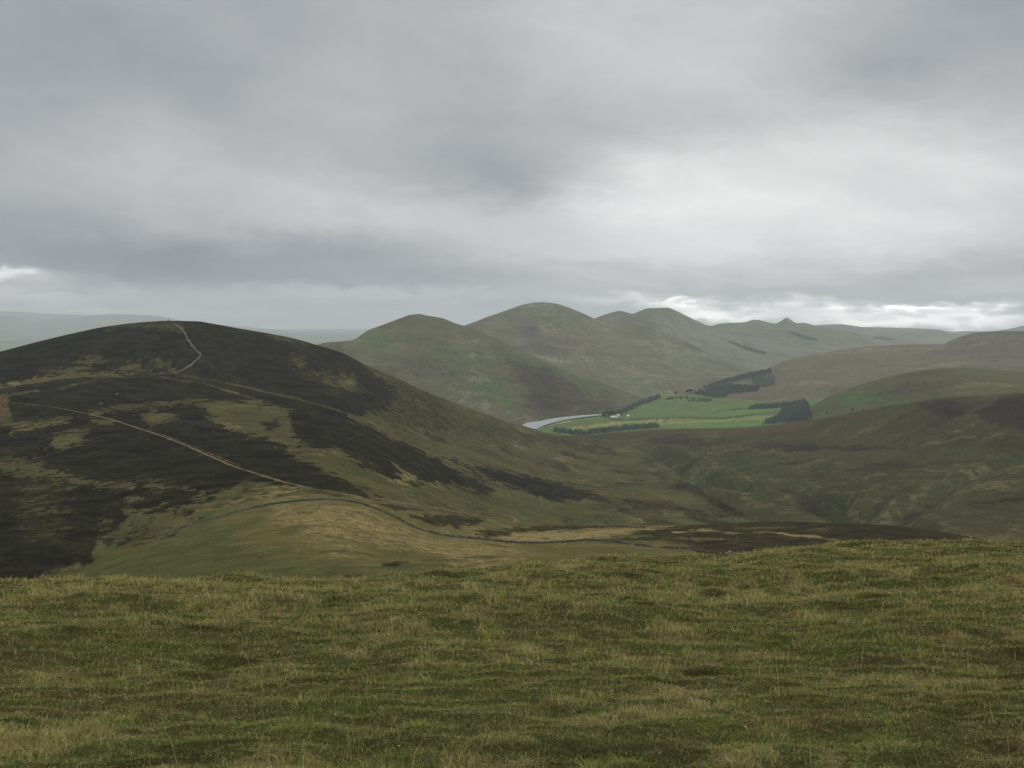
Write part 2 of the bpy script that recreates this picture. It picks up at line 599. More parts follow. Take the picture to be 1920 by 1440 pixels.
crest5 = [(720, 660, 4600), (800, 640, 4700), (850, 617, 4800), (880, 607, 4850), (920, 592, 4900), (960, 578, 4950), (985, 570.5, 5000), (1015, 566.5, 5000), (1040, 569, 5000),
          (1070, 578, 5000), (1100, 591, 5000), (1115, 598, 5050), (1160, 605, 5100), (1200, 611, 5100), (1240, 622, 5050), (1290, 641, 5000), (1340, 668, 4900),
          (1400, 690, 4800), (1450, 708, 4700), (1520, 730, 4600)]
m_l5 = terrain_mat('middle_moor', 260, 30, **{**moor, 'grass': (92, 92, 72), 'grass2': (80, 80, 62)}, rag=0.75, var=0.65, bump=6.0, soft=0.2)
terrain('middle_peak', [
    [(720, ('z', -285), 3600), (1100, ('z', -285), 3600), (1520, ('z', -285), 3800)],
    [(720, 745, 3700), (1100, 748, 3720), (1200, 748, 3750), (1300, 735, 3950), (1400, 713, 4250), (1520, 740, 4300)],
    [(720, 690, 4000), (900, 690, 4100), (1015, 685, 4150), (1100, 695, 4150), (1200, 698, 4200), (1300, 700, 4380), (1400, 702, 4500), (1520, 735, 4450)],
    [(720, 670, 4300), (900, 640, 4500), (1015, 622, 4550), (1100, 640, 4560), (1200, 650, 4600), (1300, 668, 4700), (1400, 695, 4650), (1520, 732, 4550)],
    crest5] + back(crest5), [4, 20, 36, 36, 5, 4], wide(720, 1520, DX), m_l5, relief=((24, 330, 5, 8), (6, 90, 3, 9)),
    bare=moor_cover(71, 0.72, 0.55, 300),
    feats=[('h', 'poly', [(975, 608), (1000, 606), (1012, 622), (1000, 634), (985, 628)], 1.0, 4, 4, 60),
           ('h', 'poly', [(1015, 640), (1060, 625), (1120, 640), (1110, 658), (1050, 655)], 0.85, 6, 5, 60),
           ('h', 'poly', [(1360, 640), (1372, 640), (1440, 662), (1430, 664)], 0.9, 1.0, 0, 1)])

WZ = -257.5


def shore_d(px):
    row = np.interp(px, [880, 985, 1040, 1080, 1130, 1180], [800, 794, 784, 779.5, 776, 772])
    return float(d_of(row, WZ))


crest4 = [(440, 690, 3000), (520, 668, 3200), (560, 656, 3300), (590, 648.5, 3350), (605, 643.5, 3400), (640, 640, 3500), (660, 637.5, 3550), (690, 619, 3700), (720, 608, 3800),
          (750, 596.5, 3900), (770, 590, 3950), (785, 588.5, 3950), (800, 591.5, 3950), (830, 597, 3950), (850, 605, 3900), (862, 609, 3900), (885, 614, 3880),
          (920, 629, 3800), (960, 649, 3700), (1000, 667, 3620), (1050, 689, 3600), (1100, 707, 3620), (1150, 726, 3650), (1200, 744, 3700), (1235, 756, 3720), (1290, 775, 3720)]
SHX = [(x, shore_d(x)) for x in (440, 700, 880, 960, 1000, 1040, 1080, 1130, 1180, 1290)]
m_l4 = terrain_mat('loch_hill_moor', 200, 18, **{**moor, 'grass': (84, 84, 62), 'grass2': (74, 74, 54), 'heather': (52, 49, 40), 'green': (62, 80, 46)}, rag=0.75, var=0.65, bump=5.0, soft=0.2, k=K * 0.92)
terrain('loch_hill', [
    [(x, ('z', -285), d - 120) for x, d in SHX],
    [(x, ('z', -256), d + 8) for x, d in SHX],
    [(440, 720, 2950), (600, 715, 3050), (700, 715, 3050), (800, 725, 3050), (900, 738, 3000), (960, 752, 2960), (1050, 752, 3150), (1130, 757, 3300), (1200, 762, 3450), (1290, 785, 3500)],
    [(440, 705, 2980), (600, 680, 3200), (700, 668, 3350), (785, 655, 3450), (862, 668, 3400), (920, 685, 3350), (960, 697, 3300), (1050, 722, 3350), (1150, 742, 3500), (1200, 752, 3560), (1290, 780, 3600)],
    crest4] + back(crest4), [4, 24, 36, 44, 5, 4], wide(440, 1290, DX), m_l4, relief=((14, 190, 5, 33), (4, 60, 3, 34)), low=-258,
    bare=moor_cover(81, 0.42, 0.5, 240),
    feats=[('h', 'poly', [(955, 678), (1000, 683), (1040, 697), (1068, 712), (1100, 748), (1080, 776), (1010, 782), (990, 765), (985, 740), (965, 715)], 1.0, 10, 5, 90),
           ('h', 'poly', [(1060, 745), (1140, 745), (1160, 770), (1100, 776)], 0.85, 8, 6, 60),
           ('g', 'poly', [(860, 690), (910, 700), (955, 735), (950, 762), (915, 750), (880, 725)], 0.95, 10, 8, 80),
           ('g', 'poly', [(985, 665), (1040, 690), (1110, 720), (1150, 735), (1110, 735), (1040, 705), (990, 680)], 0.8, 6, 5, 80),
           ('h', 'poly', [(622, 648), (645, 645), (640, 655), (625, 657)], 0.7, 2, 2, 30)])

# ---- brown moor and the hill at the right
crest8 = [(1150, 775, 3650), (1230, 752, 3750), (1280, 738, 3850), (1310, 727, 4000), (1360, 713, 4200), (1400, 702, 4300), (1440, 690, 4400), (1470, 677, 4450), (1520, 666, 4550),
          (1580, 656, 4650), (1650, 648.5, 4750), (1720, 645.5, 4750), (1765, 646, 4650), (1785, 638, 4550), (1805, 630, 4500), (1830, 624, 4500), (1860, 621.5, 4500), (1890, 620.5, 4500),
          (1920, 621, 4500), (2050, 630, 4450), (2300, 650, 4400)]
m_l8 = terrain_mat('brown_moor', 230, 22, (88, 83, 67), (78, 75, 59), heather=(64, 59, 51), green=(74, 80, 56), tan=(104, 99, 78), brown=(84, 74, 60), rag=0.7, var=0.6, bump=4.0, soft=0.2)
terrain('brown_moor', [
    [(1150, ('z', -285), 3300), (2300, ('z', -285), 3000)],
    [(1150, 780, 3480), (1230, 757, 3640), (1300, 748, 3650), (1440, 762, 3450), (1520, 765, 3300), (1700, 770, 3000), (1920, 760, 2900), (2300, 760, 2900)],
    [(1150, 778, 3560), (1230, 755, 3690), (1300, 740, 3720), (1370, 733, 3780), (1440, 724, 3800), (1600, 712, 3700), (1780, 695, 3600), (1920, 690, 3500), (2300, 700, 3500)],
    [(1150, 777, 3600), (1230, 754, 3720), (1300, 734, 3800), (1370, 722, 3950), (1440, 708, 4050), (1600, 682, 4150), (1780, 672, 4100), (1920, 655, 4000), (2300, 680, 4000)],
    crest8] + back(crest8), [4, 20, 30, 34, 5, 4], wide(1150, 2300, DX), m_l8, relief=((11, 240, 5, 12), (3.5, 70, 3, 13)),
    bare=moor_cover(91, 0.5, 0.42, 300),
    feats=[('h', 'poly', [(1790, 660), (1830, 630), (1920, 624), (2300, 640), (2300, 690), (1920, 690), (1850, 680)], 0.55, 12, 10, 120),
           ('b', 'poly', [(1440, 700), (1560, 670), (1700, 660), (1760, 680), (1600, 720), (1520, 750), (1440, 745), (1400, 735)], 0.5, 10, 8, 120),
           ('b', 'poly', [(1390, 728), (1440, 722), (1540, 730), (1520, 750), (1400, 748), (1360, 742)], 0.6, 5, 4, 60)])

# ---- valley floor with the pastures
WATER = [(979, 797), (985, 793.5), (1000, 789.5), (1020, 786.5), (1040, 783.5), (1062, 780.8), (1085, 778.6), (1110, 777), (1138, 776.4), (1120, 779), (1100, 781.2), (1080, 783.6), (1060, 787),
         (1040, 791.5), (1022, 797), (1012, 801), (1006, 804.5), (998, 803.5), (988, 800.5)]


def valley_post(z, px, py, d, X, Y):
    sd = sdf_poly(WATER, px, py)
    return np.where(sd < 5, np.minimum(z, WZ - 3 * sstep(4.0, 0.0, sd) + 0.8 * sstep(0, 5.0, sd)), z)


crest10 = [(860, 790, 3000), (960, 785, 3060), (1060, 778.5, 3120), (1100, 776.8, 3150), (1140, 775.5, 3180), (1165, 772, 3200), (1180, 766, 3280), (1205, 754.5, 3420), (1240, 742.5, 3550),
           (1290, 739.5, 3600), (1340, 743.5, 3560), (1400, 750, 3480), (1450, 752.5, 3420), (1520, 749, 3350), (1600, 745, 3350), (1700, 750, 3300)]
m_l10 = terrain_mat('pasture', 60, 9, (72, 88, 52), (80, 95, 57), heather=(40, 46, 34), green=(76, 100, 54), tan=(112, 114, 72), brown=(78, 83, 56), rag=0.35, var=0.45, soft=0.2)
terrain('pasture', [
    [(860, 860, 2300), (1700, 860, 2200)],
    [(860, 824, 2420), (1000, 824, 2430), (1230, 821, 2430), (1440, 816, 2380), (1600, 800, 2330), (1700, 790, 2300)],
    [(860, 806, 2640), (1000, 806, 2650), (1060, 803, 2680), (1230, 800, 2700), (1440, 796, 2650), (1600, 785, 2550), (1700, 780, 2500)],
    [(860, 798, 2800), (1000, 797, 2800), (1060, 789, 2900), (1110, 784, 2960), (1160, 779, 3040), (1200, 777, 3060), (1240, 772, 3120), (1290, 768, 3160), (1340, 768, 3140), (1440, 770, 3050), (1600, 765, 2950), (1700, 765, 2900)],
    [(p[0], p[1] + (6 if 1180 < p[0] < 1500 else 2), p[2] * 0.955) for p in crest10],
    crest10] + back(crest10, 1.04, 8, 1.2, -290), [4, 14, 22, 22, 10, 4, 4], wide(860, 1700, DX), m_l10, relief=((1.6, 120, 3, 44),), post=valley_post,
    feats=[('t', 'poly', [(1145, 795), (1240, 789), (1340, 786), (1440, 779), (1500, 774), (1440, 786), (1340, 792), (1230, 797)], 0.62, 2, 1.5, 40),
           ('t', 'line', [(1060, 806), (1110, 799), (1170, 792), (1240, 789)], 2.0, 1.5, 1, 40),
           ('t', 'line', [(1010, 806), (1020, 799), (1040, 794), (1070, 789)], 1.2, 1.0, 0, 40),
           ('b', 'poly', [(1030, 795), (1080, 789), (1140, 787), (1110, 795), (1050, 803)], 0.55, 3, 2, 40),
           ('g', 'poly', [(1245, 805), (1260, 797), (1340, 794), (1430, 787), (1440, 792), (1420, 803)], 0.75, 2, 1, 40),
           ('g', 'poly', [(1180, 782), (1230, 765), (1330, 768), (1430, 772), (1300, 782)], 0.52, 5, 4, 60),
           ('g', 'poly', [(1050, 787), (1110, 780), (1130, 783), (1080, 790)], 0.7, 2, 1, 40),
           ('h', 'line', [(1140, 787), (1180, 784.5), (1230, 784.5), (1263, 783.3), (1310, 784), (1360, 783.2), (1410, 778.5), (1462, 771.5)], 0.8, 0.7, 0.4, 20),
           ('h', 'line', [(1130, 791), (1160, 788.5), (1200, 787)], 0.8, 0.7, 0.4, 20),
           ('h', 'line', [(1232, 785), (1231, 797)], 0.5, 0.7, 0, 20),
           ('h', 'line', [(1320, 782), (1345, 771), (1440, 762)], 0.6, 0.7, 0.5, 20),
           ('b', 'poly', [(1170, 785), (1230, 768), (1300, 760), (1320, 771), (1300, 782), (1230, 785)], 0.55, 3, 2, 40),
           ('g', 'poly', [(1345, 772), (1462, 763), (1462, 770), (1360, 782)], 0.7, 2, 1, 40)])

# ---- hill with green flank at the right
crest9 = [(1440, 806, 2550), (1480, 788, 2600), (1510, 768, 2650), (1530, 757, 2680), (1560, 741, 2700), (1600, 726, 2720), (1650, 711, 2750), (1700, 699, 2750), (1760, 691, 2750),
          (1800, 689.5, 2750), (1860, 692.5, 2720), (1920, 698, 2700), (2050, 707, 2650), (2300, 720, 2600)]
m_l9 = terrain_mat('side_hill_moor', 160, 14, (76, 76, 48), (68, 66, 46), heather=(56, 50, 41), green=(64, 80, 46), tan=(92, 88, 60), brown=(70, 60, 46), rag=0.6, var=0.55, soft=0.2, k=K * 0.9)
terrain('side_hill', [
    [(1440, 850, 2000), (2300, 800, 1850)],
    [(1440, 812, 2400), (1500, 795, 2420), (1600, 775, 2320), (1700, 765, 2150), (1780, 755, 2050), (1920, 745, 1980), (2300, 742, 1950)],
    [(1440, 809, 2480), (1500, 782, 2520), (1600, 752, 2500), (1700, 735, 2420), (1780, 725, 2380), (1920, 720, 2350), (2300, 730, 2300)],
    crest9] + back(crest9), [4, 24, 30, 5, 4], wide(1440, 2300, DX), m_l9, relief=((6, 150, 5, 17),),
    bare=moor_cover(95, 0.45, 0.4, 200),
    feats=[('g', 'poly', [(1540, 770), (1570, 745), (1620, 728), (1660, 722), (1670, 738), (1700, 742), (1690, 755), (1640, 765), (1580, 772)], 0.95, 8, 8, 70),
           ('h', 'poly', [(1650, 742), (1690, 722), (1760, 715), (1790, 725), (1740, 740), (1690, 745)], 0.9, 7, 6, 70),
           ('h', 'poly', [(1600, 728), (1680, 708), (1700, 712), (1620, 734)], 0.55, 4, 4, 70),
           ('g', 'poly', [(1740, 725), (1770, 712), (1780, 735), (1750, 745)], 0.55, 5, 5, 70)])

# ---- land cover shared by the near hill, the spur and the moor
NEAR = [
    ('h', 'poly', [(-400, 400), (600, 400), (640, 640), (692, 685), (735, 725), (748, 748), (722, 772), (655, 785), (600, 875), (715, 931), (620, 925), (560, 912), (480, 905), (410, 922),
                   (375, 940), (320, 955), (235, 958), (240, 985), (220, 990), (187, 1030), (170, 1055), (107, 1075), (62, 1095), (-100, 1120), (-400, 1160)], 1.0, 3.5, 5, 40),
    ('h', 'poly', [(690, 690), (760, 712), (830, 750), (855, 790), (830, 815), (740, 802), (700, 775)], 0.53, 6, 5, 60),
    ('h', 'poly', [(830, 760), (960, 805), (960, 850), (840, 820)], 0.38, 8, 6, 60),
    # long pale grass tongue
    ('-h', 'poly', [(372, 752), (480, 754), (545, 770), (550, 805), (565, 830), (605, 842), (640, 848), (672, 868), (712, 884), (745, 902), (800, 905), (930, 930), (760, 940), (715, 930),
                    (675, 908), (630, 888), (600, 875), (547, 852), (530, 836), (480, 816), (430, 808), (405, 793), (388, 775)], 1.0, 2.5, 3.5, 40),
    ('h', 'poly', [(545, 775), (620, 767), (655, 785), (695, 800), (730, 820), (790, 847), (855, 882), (927, 920), (915, 926), (855, 912), (788, 900), (768, 887), (745, 877), (752, 884), (748, 896), (728, 893), (700, 880),
                   (670, 866), (635, 846), (605, 841), (560, 828), (548, 805)], 1.0, 2.5, 3.5, 35),
    ('h', 'poly', [(820, 850), (860, 865), (900, 876), (960, 886), (1010, 897), (1060, 905), (1105, 921), (1113, 934), (1090, 936), (1060, 941), (1030, 940), (985, 922), (950, 910), (900, 890), (850, 868)], 1.0, 2, 2.5, 40),
    ('h', 'poly', [(483, 792), (520, 790), (530, 800), (505, 806)], 0.8, 3, 2, 20),
    ('h', 'poly', [(765, 902), (800, 905), (795, 915), (775, 912)], 0.7, 2, 2, 15),
    ('h', 'poly', [(800, 812), (835, 818), (840, 832), (805, 828)], 0.75, 3, 3, 30),
    ('h', 'poly', [(880, 797), (915, 805), (920, 815), (890, 810)], 0.7, 3, 3, 30),
    # grass showing through the heather
    ('-h', 'poly', [(190, 611), (230, 607), (300, 603), (345, 606), (350, 622), (300, 618), (240, 612), (200, 617)], 0.62, 4, 4, 50),
    ('-h', 'poly', [(500, 624), (545, 632), (580, 650), (560, 648), (520, 634)], 0.7, 3, 3, 40),
    ('-h', 'poly', [(545, 668), (570, 672), (572, 690), (552, 684)], 0.75, 4, 3, 30),
    ('-h', 'poly', [(560, 690), (640, 700), (680, 730), (640, 740), (580, 710)], 0.52, 8, 5, 40),
    ('-h', 'poly', [(640, 705), (668, 700), (675, 720), (655, 725)], 0.7, 4, 3, 40),
    ('-h', 'poly', [(690, 685), (735, 700), (745, 720), (705, 705)], 0.8, 4, 3, 40),
    ('-h', 'poly', [(85, 694), (140, 682), (150, 668), (195, 665), (202, 673), (175, 690), (150, 700), (130, 702)], 0.72, 4, 4, 40),
    ('-h', 'poly', [(205, 690), (260, 688), (330, 690), (330, 698), (210, 699)], 0.75, 2.5, 3, 40),
    ('-h', 'poly', [(230, 672), (310, 676), (320, 684), (230, 684)], 0.5, 4, 4, 40),
    ('-h', 'line', [(-60, 735), (0, 724), (40, 716), (100, 709), (150, 703), (220, 702)], 4.0, 2.5, 3, 30),
    ('-h', 'line', [(0, 742), (40, 737), (70, 733)], 2.0, 1.5, 1, 30),
    ('-h', 'line', [(112, 730), (150, 717), (200, 707), (250, 703)], 1.0, 1.5, 1, 30),
    ('-h', 'poly', [(0, 745), (14, 740), (24, 790), (60, 792), (50, 800), (0, 800)], 0.8, 3, 2, 20),
    ('-h', 'poly', [(20, 809), (60, 795), (100, 785), (140, 782), (122, 793), (70, 806)], 0.85, 3, 3, 20),
    ('-h', 'poly', [(90, 838), (102, 815), (140, 808), (175, 800), (152, 820), (166, 826), (120, 841)], 0.9, 3, 3, 20),
    ('-h', 'poly', [(258, 776), (300, 772), (335, 778), (330, 790), (285, 796)], 0.88, 3, 3, 20),
    ('-h', 'poly', [(168, 785), (215, 789), (210, 798), (175, 796)], 0.85, 2, 2, 20),
    ('-h', 'line', [(170, 776), (250, 764), (320, 757), (372, 753)], 3.0, 2.5, 3, 20),
    ('-h', 'line', [(-40, 866), (0, 872), (80, 886), (160, 905), (230, 911), (300, 911)], 5, 5, 6, 18),
    ('-h', 'line', [(300, 912), (380, 922)], 1.0, 2, 2, 18),
    ('-h', 'poly', [(-20, 868), (20, 852), (80, 858), (90, 885), (40, 892)], 0.6, 6, 5, 18),
    ('-h', 'poly', [(20, 900), (130, 890), (140, 960), (120, 1010), (40, 1010)], 0.36, 10, 5, 12),
    ('-h', 'poly', [(180, 970), (200, 950), (215, 1000), (180, 1040)], 0.45, 8, 5, 12),
    ('-h', 'poly', [(232, 935), (245, 930), (268, 936), (240, 945)], 0.8, 2, 2, 10),
    ('-h', 'line', [(330, 700), (410, 714), (490, 733), (560, 748), (640, 770), (700, 792)], 1.3, 1.2, 0.3, 20),
    ('-h', 'line', [(300, 707), (380, 718), (440, 735), (490, 752)], 1.3, 1.2, 0.3, 20),
    # dark patches in the grass of the dip
    ('h', 'poly', [(210, 990), (260, 984), (322, 990), (300, 1005), (270, 1025), (235, 1030), (205, 1015)], 0.55, 6, 5, 12),
    ('h', 'poly', [(325, 966), (360, 962), (350, 972), (330, 974)], 0.8, 2, 2, 10),
    ('h', 'poly', [(350, 974), (390, 966), (380, 976), (355, 982)], 0.8, 2, 2, 10),
    ('h', 'poly', [(290, 1012), (340, 990), (330, 1002), (300, 1016)], 0.7, 3, 2, 10),
    ('g', 'poly', [(60, 1110), (180, 1050), (250, 1015), (330, 985), (400, 965), (470, 975), (440, 1020), (560, 1040), (660, 1062), (700, 1080), (560, 1110)], 0.62, 14, 10, 40),
    ('g', 'poly', [(700, 1065), (760, 1048), (800, 1060), (760, 1080)], 0.6, 6, 5, 20),
    ('t', 'poly', [(520, 950), (600, 938), (680, 945), (760, 990), (850, 1012), (960, 1025), (1000, 1050), (900, 1060), (760, 1030), (620, 1010), (520, 990)], 0.58, 14, 10, 40),
    ('h', 'poly', [(712, 1056), (740, 1051), (766, 1052), (748, 1060), (718, 1066)], 0.85, 2, 2, 6),
    ('h', 'poly', [(645, 1082), (680, 1078), (678, 1090), (645, 1092)], 0.75, 2, 2, 6),
    # moor in the valley
    ('b', 'poly', [(1200, 822), (1230, 806), (1330, 803), (1440, 799), (1520, 789), (1600, 772), (1640, 780), (1560, 810), (1440, 822), (1330, 822), (1260, 815)], 0.72, 6, 4, 60),
    ('h', 'poly', [(1195, 822), (1260, 813), (1330, 823), (1440, 831), (1525, 837), (1440, 845), (1335, 846), (1290, 857), (1250, 862), (1232, 842)], 0.66, 5, 5, 40),
    ('h', 'line', [(1440, 836), (1560, 838), (1660, 838), (1720, 834)], 3.5, 3, 3, 40),
    ('h', 'poly', [(1712, 757), (1760, 749), (1800, 751), (1824, 760), (1800, 773), (1742, 772)], 1.0, 4, 3, 50),
    ('h', 'poly', [(1820, 772), (1850, 755), (1920, 744), (2100, 742), (2100, 808), (1920, 806), (1870, 800), (1846, 788)], 1.0, 5, 4, 60),
    ('h', 'poly', [(1840, 838), (1920, 815), (2000, 810), (2000, 838), (1900, 845)], 0.6, 5, 5, 50),
    ('h', 'line', [(1520, 870), (1545, 877), (1640, 884), (1700, 879), (1790, 868), (1850, 862)], 1.3, 1.5, 1, 40),
    ('h', 'line', [(1650, 935), (1760, 942), (1850, 942), (1920, 936)], 2.2, 2.5, 2, 40),
    ('t', 'line', [(1640, 839), (1730, 833), (1800, 823), (1845, 817), (1930, 806)], 1.1, 1.0, 0.8, 40),
    ('t', 'line', [(1440, 846), (1500, 845)], 1.3, 1.5, 1, 30),
    ('g', 'poly', [(1765, 842), (1820, 840), (1818, 848), (1770, 849)], 0.85, 1.5, 1, 30),
    ('h', 'poly', [(1010, 815), (1080, 822), (1150, 840), (1170, 855), (1110, 850), (1040, 835)], 0.6, 5, 4, 50),
    ('h', 'poly', [(1100, 905), (1200, 905), (1280, 912), (1160, 912)], 0.6, 4, 4, 50),
    ('g', 'poly', [(960, 940), (1100, 945), (1300, 960), (1440, 965), (1300, 980), (1000, 975)], 0.45, 8, 8, 80),
    ('g', 'poly', [(1230, 870), (1300, 855), (1440, 845), (1460, 880), (1380, 910), (1290, 912)], 0.58, 6, 5, 60),
    ('t', 'line', [(1330, 849), (1380, 844), (1435, 848)], 1.5, 2, 1.5, 40),
    ('t', 'line', [(1560, 943), (1600, 944)], 1.0, 1, 0.6, 40),
    ('t', 'poly', [(1690, 955), (1720, 952), (1725, 962), (1700, 966)], 0.7, 3, 2, 30),
]


SPUR = [
    # beyond the wall
    ('h', 'poly', [(770, 970), (800, 964), (870, 967), (910, 973), (890, 986), (850, 988), (805, 982)], 1.0, 2, 2, 20),
    ('h', 'poly', [(700, 940), (740, 947), (800, 958), (760, 957), (715, 948)], 0.9, 1.5, 1.5, 20),
    ('h', 'poly', [(885, 1001), (920, 996), (960, 997), (960, 1009), (910, 1008)], 0.85, 2, 2, 20),
    ('h', 'poly', [(930, 992), (1000, 985), (1100, 984), (1255, 985), (1180, 989), (1060, 994), (980, 998)], 0.9, 2, 2, 20),
    ('h', 'poly', [(1095, 1013), (1150, 1003), (1200, 997), (1262, 989), (1320, 980), (1440, 970), (1560, 970), (1650, 974), (1750, 985), (1870, 1005), (1900, 1050), (1340, 1050), (1300, 1030), (1250, 1022), (1180, 1019)], 1.0, 2.5, 2, 25),
    ('t', 'poly', [(880, 1004), (905, 992), (960, 996), (1060, 997), (1110, 993), (1190, 990), (1262, 986), (1190, 997), (1140, 1003), (1060, 1014), (960, 1016), (925, 1009)], 0.95, 2, 2.5, 20),
    ('-h', 'poly', [(960, 1000), (1060, 998), (1190, 991), (1240, 988), (1190, 997), (1140, 1003), (1060, 1014), (960, 1014)], 0.9, 2, 2, 20),
    ('t', 'line', [(1262, 999), (1330, 993), (1380, 1000), (1440, 999), (1500, 1008), (1560, 1012), (1612, 1020)], 1.6, 1.3, 1.2, 25),
    ('-h', 'line', [(1262, 999), (1330, 993), (1380, 1000), (1440, 999), (1500, 1008), (1560, 1012), (1612, 1020)], 1.4, 1.3, 1.2, 25),
    ('-h', 'line', [(1120, 1008), (1200, 1004), (1300, 1009), (1380, 1012)], 0.8, 2, 1.5, 20),
    ('-h', 'line', [(1380, 990), (1480, 990), (1560, 995)], 0.5, 2, 1.5, 20),
    ('b', 'poly', [(1250, 990), (1440, 982), (1560, 984), (1650, 988), (1700, 1005), (1500, 1002), (1330, 1000)], 0.5, 4, 3, 30),
    ('-h', 'poly', [(1150, 1014), (1240, 1012), (1300, 1022), (1250, 1024)], 0.7, 2, 2, 15),
]


def carve(lines):
    """cuts stream gullies: world polylines, half width, depth"""
    def f(z, px, py, d, X, Y):
        for pts, w, dep in lines:
            sel = (X > min(p[0] for p in pts) - w * 2) & (X < max(p[0] for p in pts) + w * 2) & (Y > min(p[1] for p in pts) - w * 2) & (Y < max(p[1] for p in pts) + w * 2)
            if not sel.any():
                continue
            xx, yy = X[sel], Y[sel]
            wob = w * 0.35 * fbm(xx / (w * 2.5), yy / (w * 2.5), 3, 77)
            dd = dist_line(pts, xx, yy) + wob
            z[sel] -= dep * (1 - sstep(0, w, np.abs(dd)))
        return z
    return f


# ---- moor rising to the right across the burn
crest3 = [(960, 850, 2380), (1000, 832, 2400), (1050, 820, 2420), (1100, 814.5, 2440), (1150, 810, 2450), (1230, 805.5, 2450), (1330, 803, 2400), (1440, 797.5, 2300), (1480, 792.5, 2250), (1520, 787, 2200), (1560, 779.5, 2120),
          (1600, 771.5, 2050), (1650, 763, 1960), (1700, 756, 1880), (1780, 745, 1760), (1850, 740, 1700), (1920, 736.5, 1650), (2100, 735, 1600), (2300, 738, 1600)]
n3a = [(960, 960, 1750), (1100, 960, 1700), (1230, 1000, 1250), (1330, 1040, 950), (1450, 1060, 840), (1600, 1070, 800), (1780, 1050, 820), (1920, 1070, 760), (2300, 1080, 740)]
n3b = [(960, 870, 2150), (1100, 846, 2120), (1230, 872, 1750), (1330, 915, 1380), (1450, 948, 1170), (1600, 980, 1040), (1780, 992, 960), (1920, 1000, 900), (2300, 1010, 880)]
n3c = [(960, 860, 2260), (1100, 833, 2240), (1230, 846, 2000), (1330, 874, 1680), (1450, 898, 1430), (1600, 918, 1260), (1780, 918, 1150), (1920, 918, 1080), (2300, 920, 1050)]
n3d = [(960, 854, 2340), (1100, 824, 2330), (1230, 824, 2200), (1330, 842, 1960), (1450, 848, 1770), (1600, 850, 1600), (1780, 836, 1450), (1920, 820, 1360), (2300, 820, 1340)]
m_l3 = terrain_mat('burn_moor', 150, 10, (70, 68, 44), (58, 56, 38), heather=(44, 40, 34), green=(62, 70, 42), tan=(90, 85, 58), brown=(72, 60, 43), rag=0.6, var=0.7, bump=2.0, soft=0.22, k=K * 0.78)


def wp(px, py, d):
    q = P(px, py, d)
    return (float(q[0]), float(q[1]))


BURN = [wp(1700, 1000, 900), wp(1645, 980, 1020), wp(1600, 960, 1110), wp(1560, 946, 1170), wp(1500, 930, 1250), wp(1440, 916, 1320), wp(1360, 905, 1440), wp(1315, 897, 1540), wp(1280, 880, 1680), wp(1245, 860, 1880), wp(1215, 842, 2050)]
GULLIES = [(BURN, 50, 24),
           ([wp(1645, 980, 1020), wp(1700, 950, 1110), wp(1760, 938, 1170), wp(1850, 932, 1230), wp(1950, 926, 1260)], 34, 15),
           ([wp(1600, 960, 1110), wp(1640, 940, 1170), wp(1690, 926, 1230)], 30, 8),
           ([wp(1560, 946, 1170), wp(1500, 915, 1330), wp(1460, 905, 1400)], 30, 8),
           ([wp(1315, 897, 1540), wp(1400, 880, 1580), wp(1480, 872, 1600)], 32, 13),
           ([wp(1290, 885, 1640), wp(1360, 865, 1740), wp(1440, 858, 1740)], 30, 12),
           ([wp(1260, 868, 1800), wp(1300, 852, 1900), wp(1370, 846, 1930)], 36, 10),
           ([wp(1360, 905, 1440), wp(1440, 890, 1480), wp(1530, 880, 1520)], 30, 7)]


def burn_bare(c, px, py, d, X, Y):
    c = moor_cover(105, 0.45, 0.36, 190, 0.7)(c, px, py, d, X, Y)
    band = fbm(X / 420, Y / 60, 5, 131, 0.6)
    c[..., 0] = np.maximum(c[..., 0], 0.62 * sstep(0.12, 0.5, band))
    band = fbm(X / 380 + 9, Y / 50, 5, 132, 0.6)
    c[..., 2] = np.maximum(c[..., 2], 0.5 * sstep(0.22, 0.5, band))
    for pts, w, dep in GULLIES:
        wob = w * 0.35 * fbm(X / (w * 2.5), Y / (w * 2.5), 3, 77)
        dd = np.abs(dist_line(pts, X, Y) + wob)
        c[..., 0] = np.maximum(c[..., 0] * (1 - 0.6 * sstep(1.6 * w, w, dd)), 0.6 * sstep(0.42 * w, 0.1 * w, dd))  # gully floors darkened in the cover, adding shade the flat light lacks
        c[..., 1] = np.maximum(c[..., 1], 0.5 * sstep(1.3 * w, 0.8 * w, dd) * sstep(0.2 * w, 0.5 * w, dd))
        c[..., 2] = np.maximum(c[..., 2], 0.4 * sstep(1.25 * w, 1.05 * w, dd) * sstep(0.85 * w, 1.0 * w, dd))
    return c


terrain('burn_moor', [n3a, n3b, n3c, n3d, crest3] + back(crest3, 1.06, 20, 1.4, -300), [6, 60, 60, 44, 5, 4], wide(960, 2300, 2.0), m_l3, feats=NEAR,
        relief=((5, 150, 5, 23), (1.5, 30, 3, 24)), post=carve(GULLIES), bare=burn_bare)

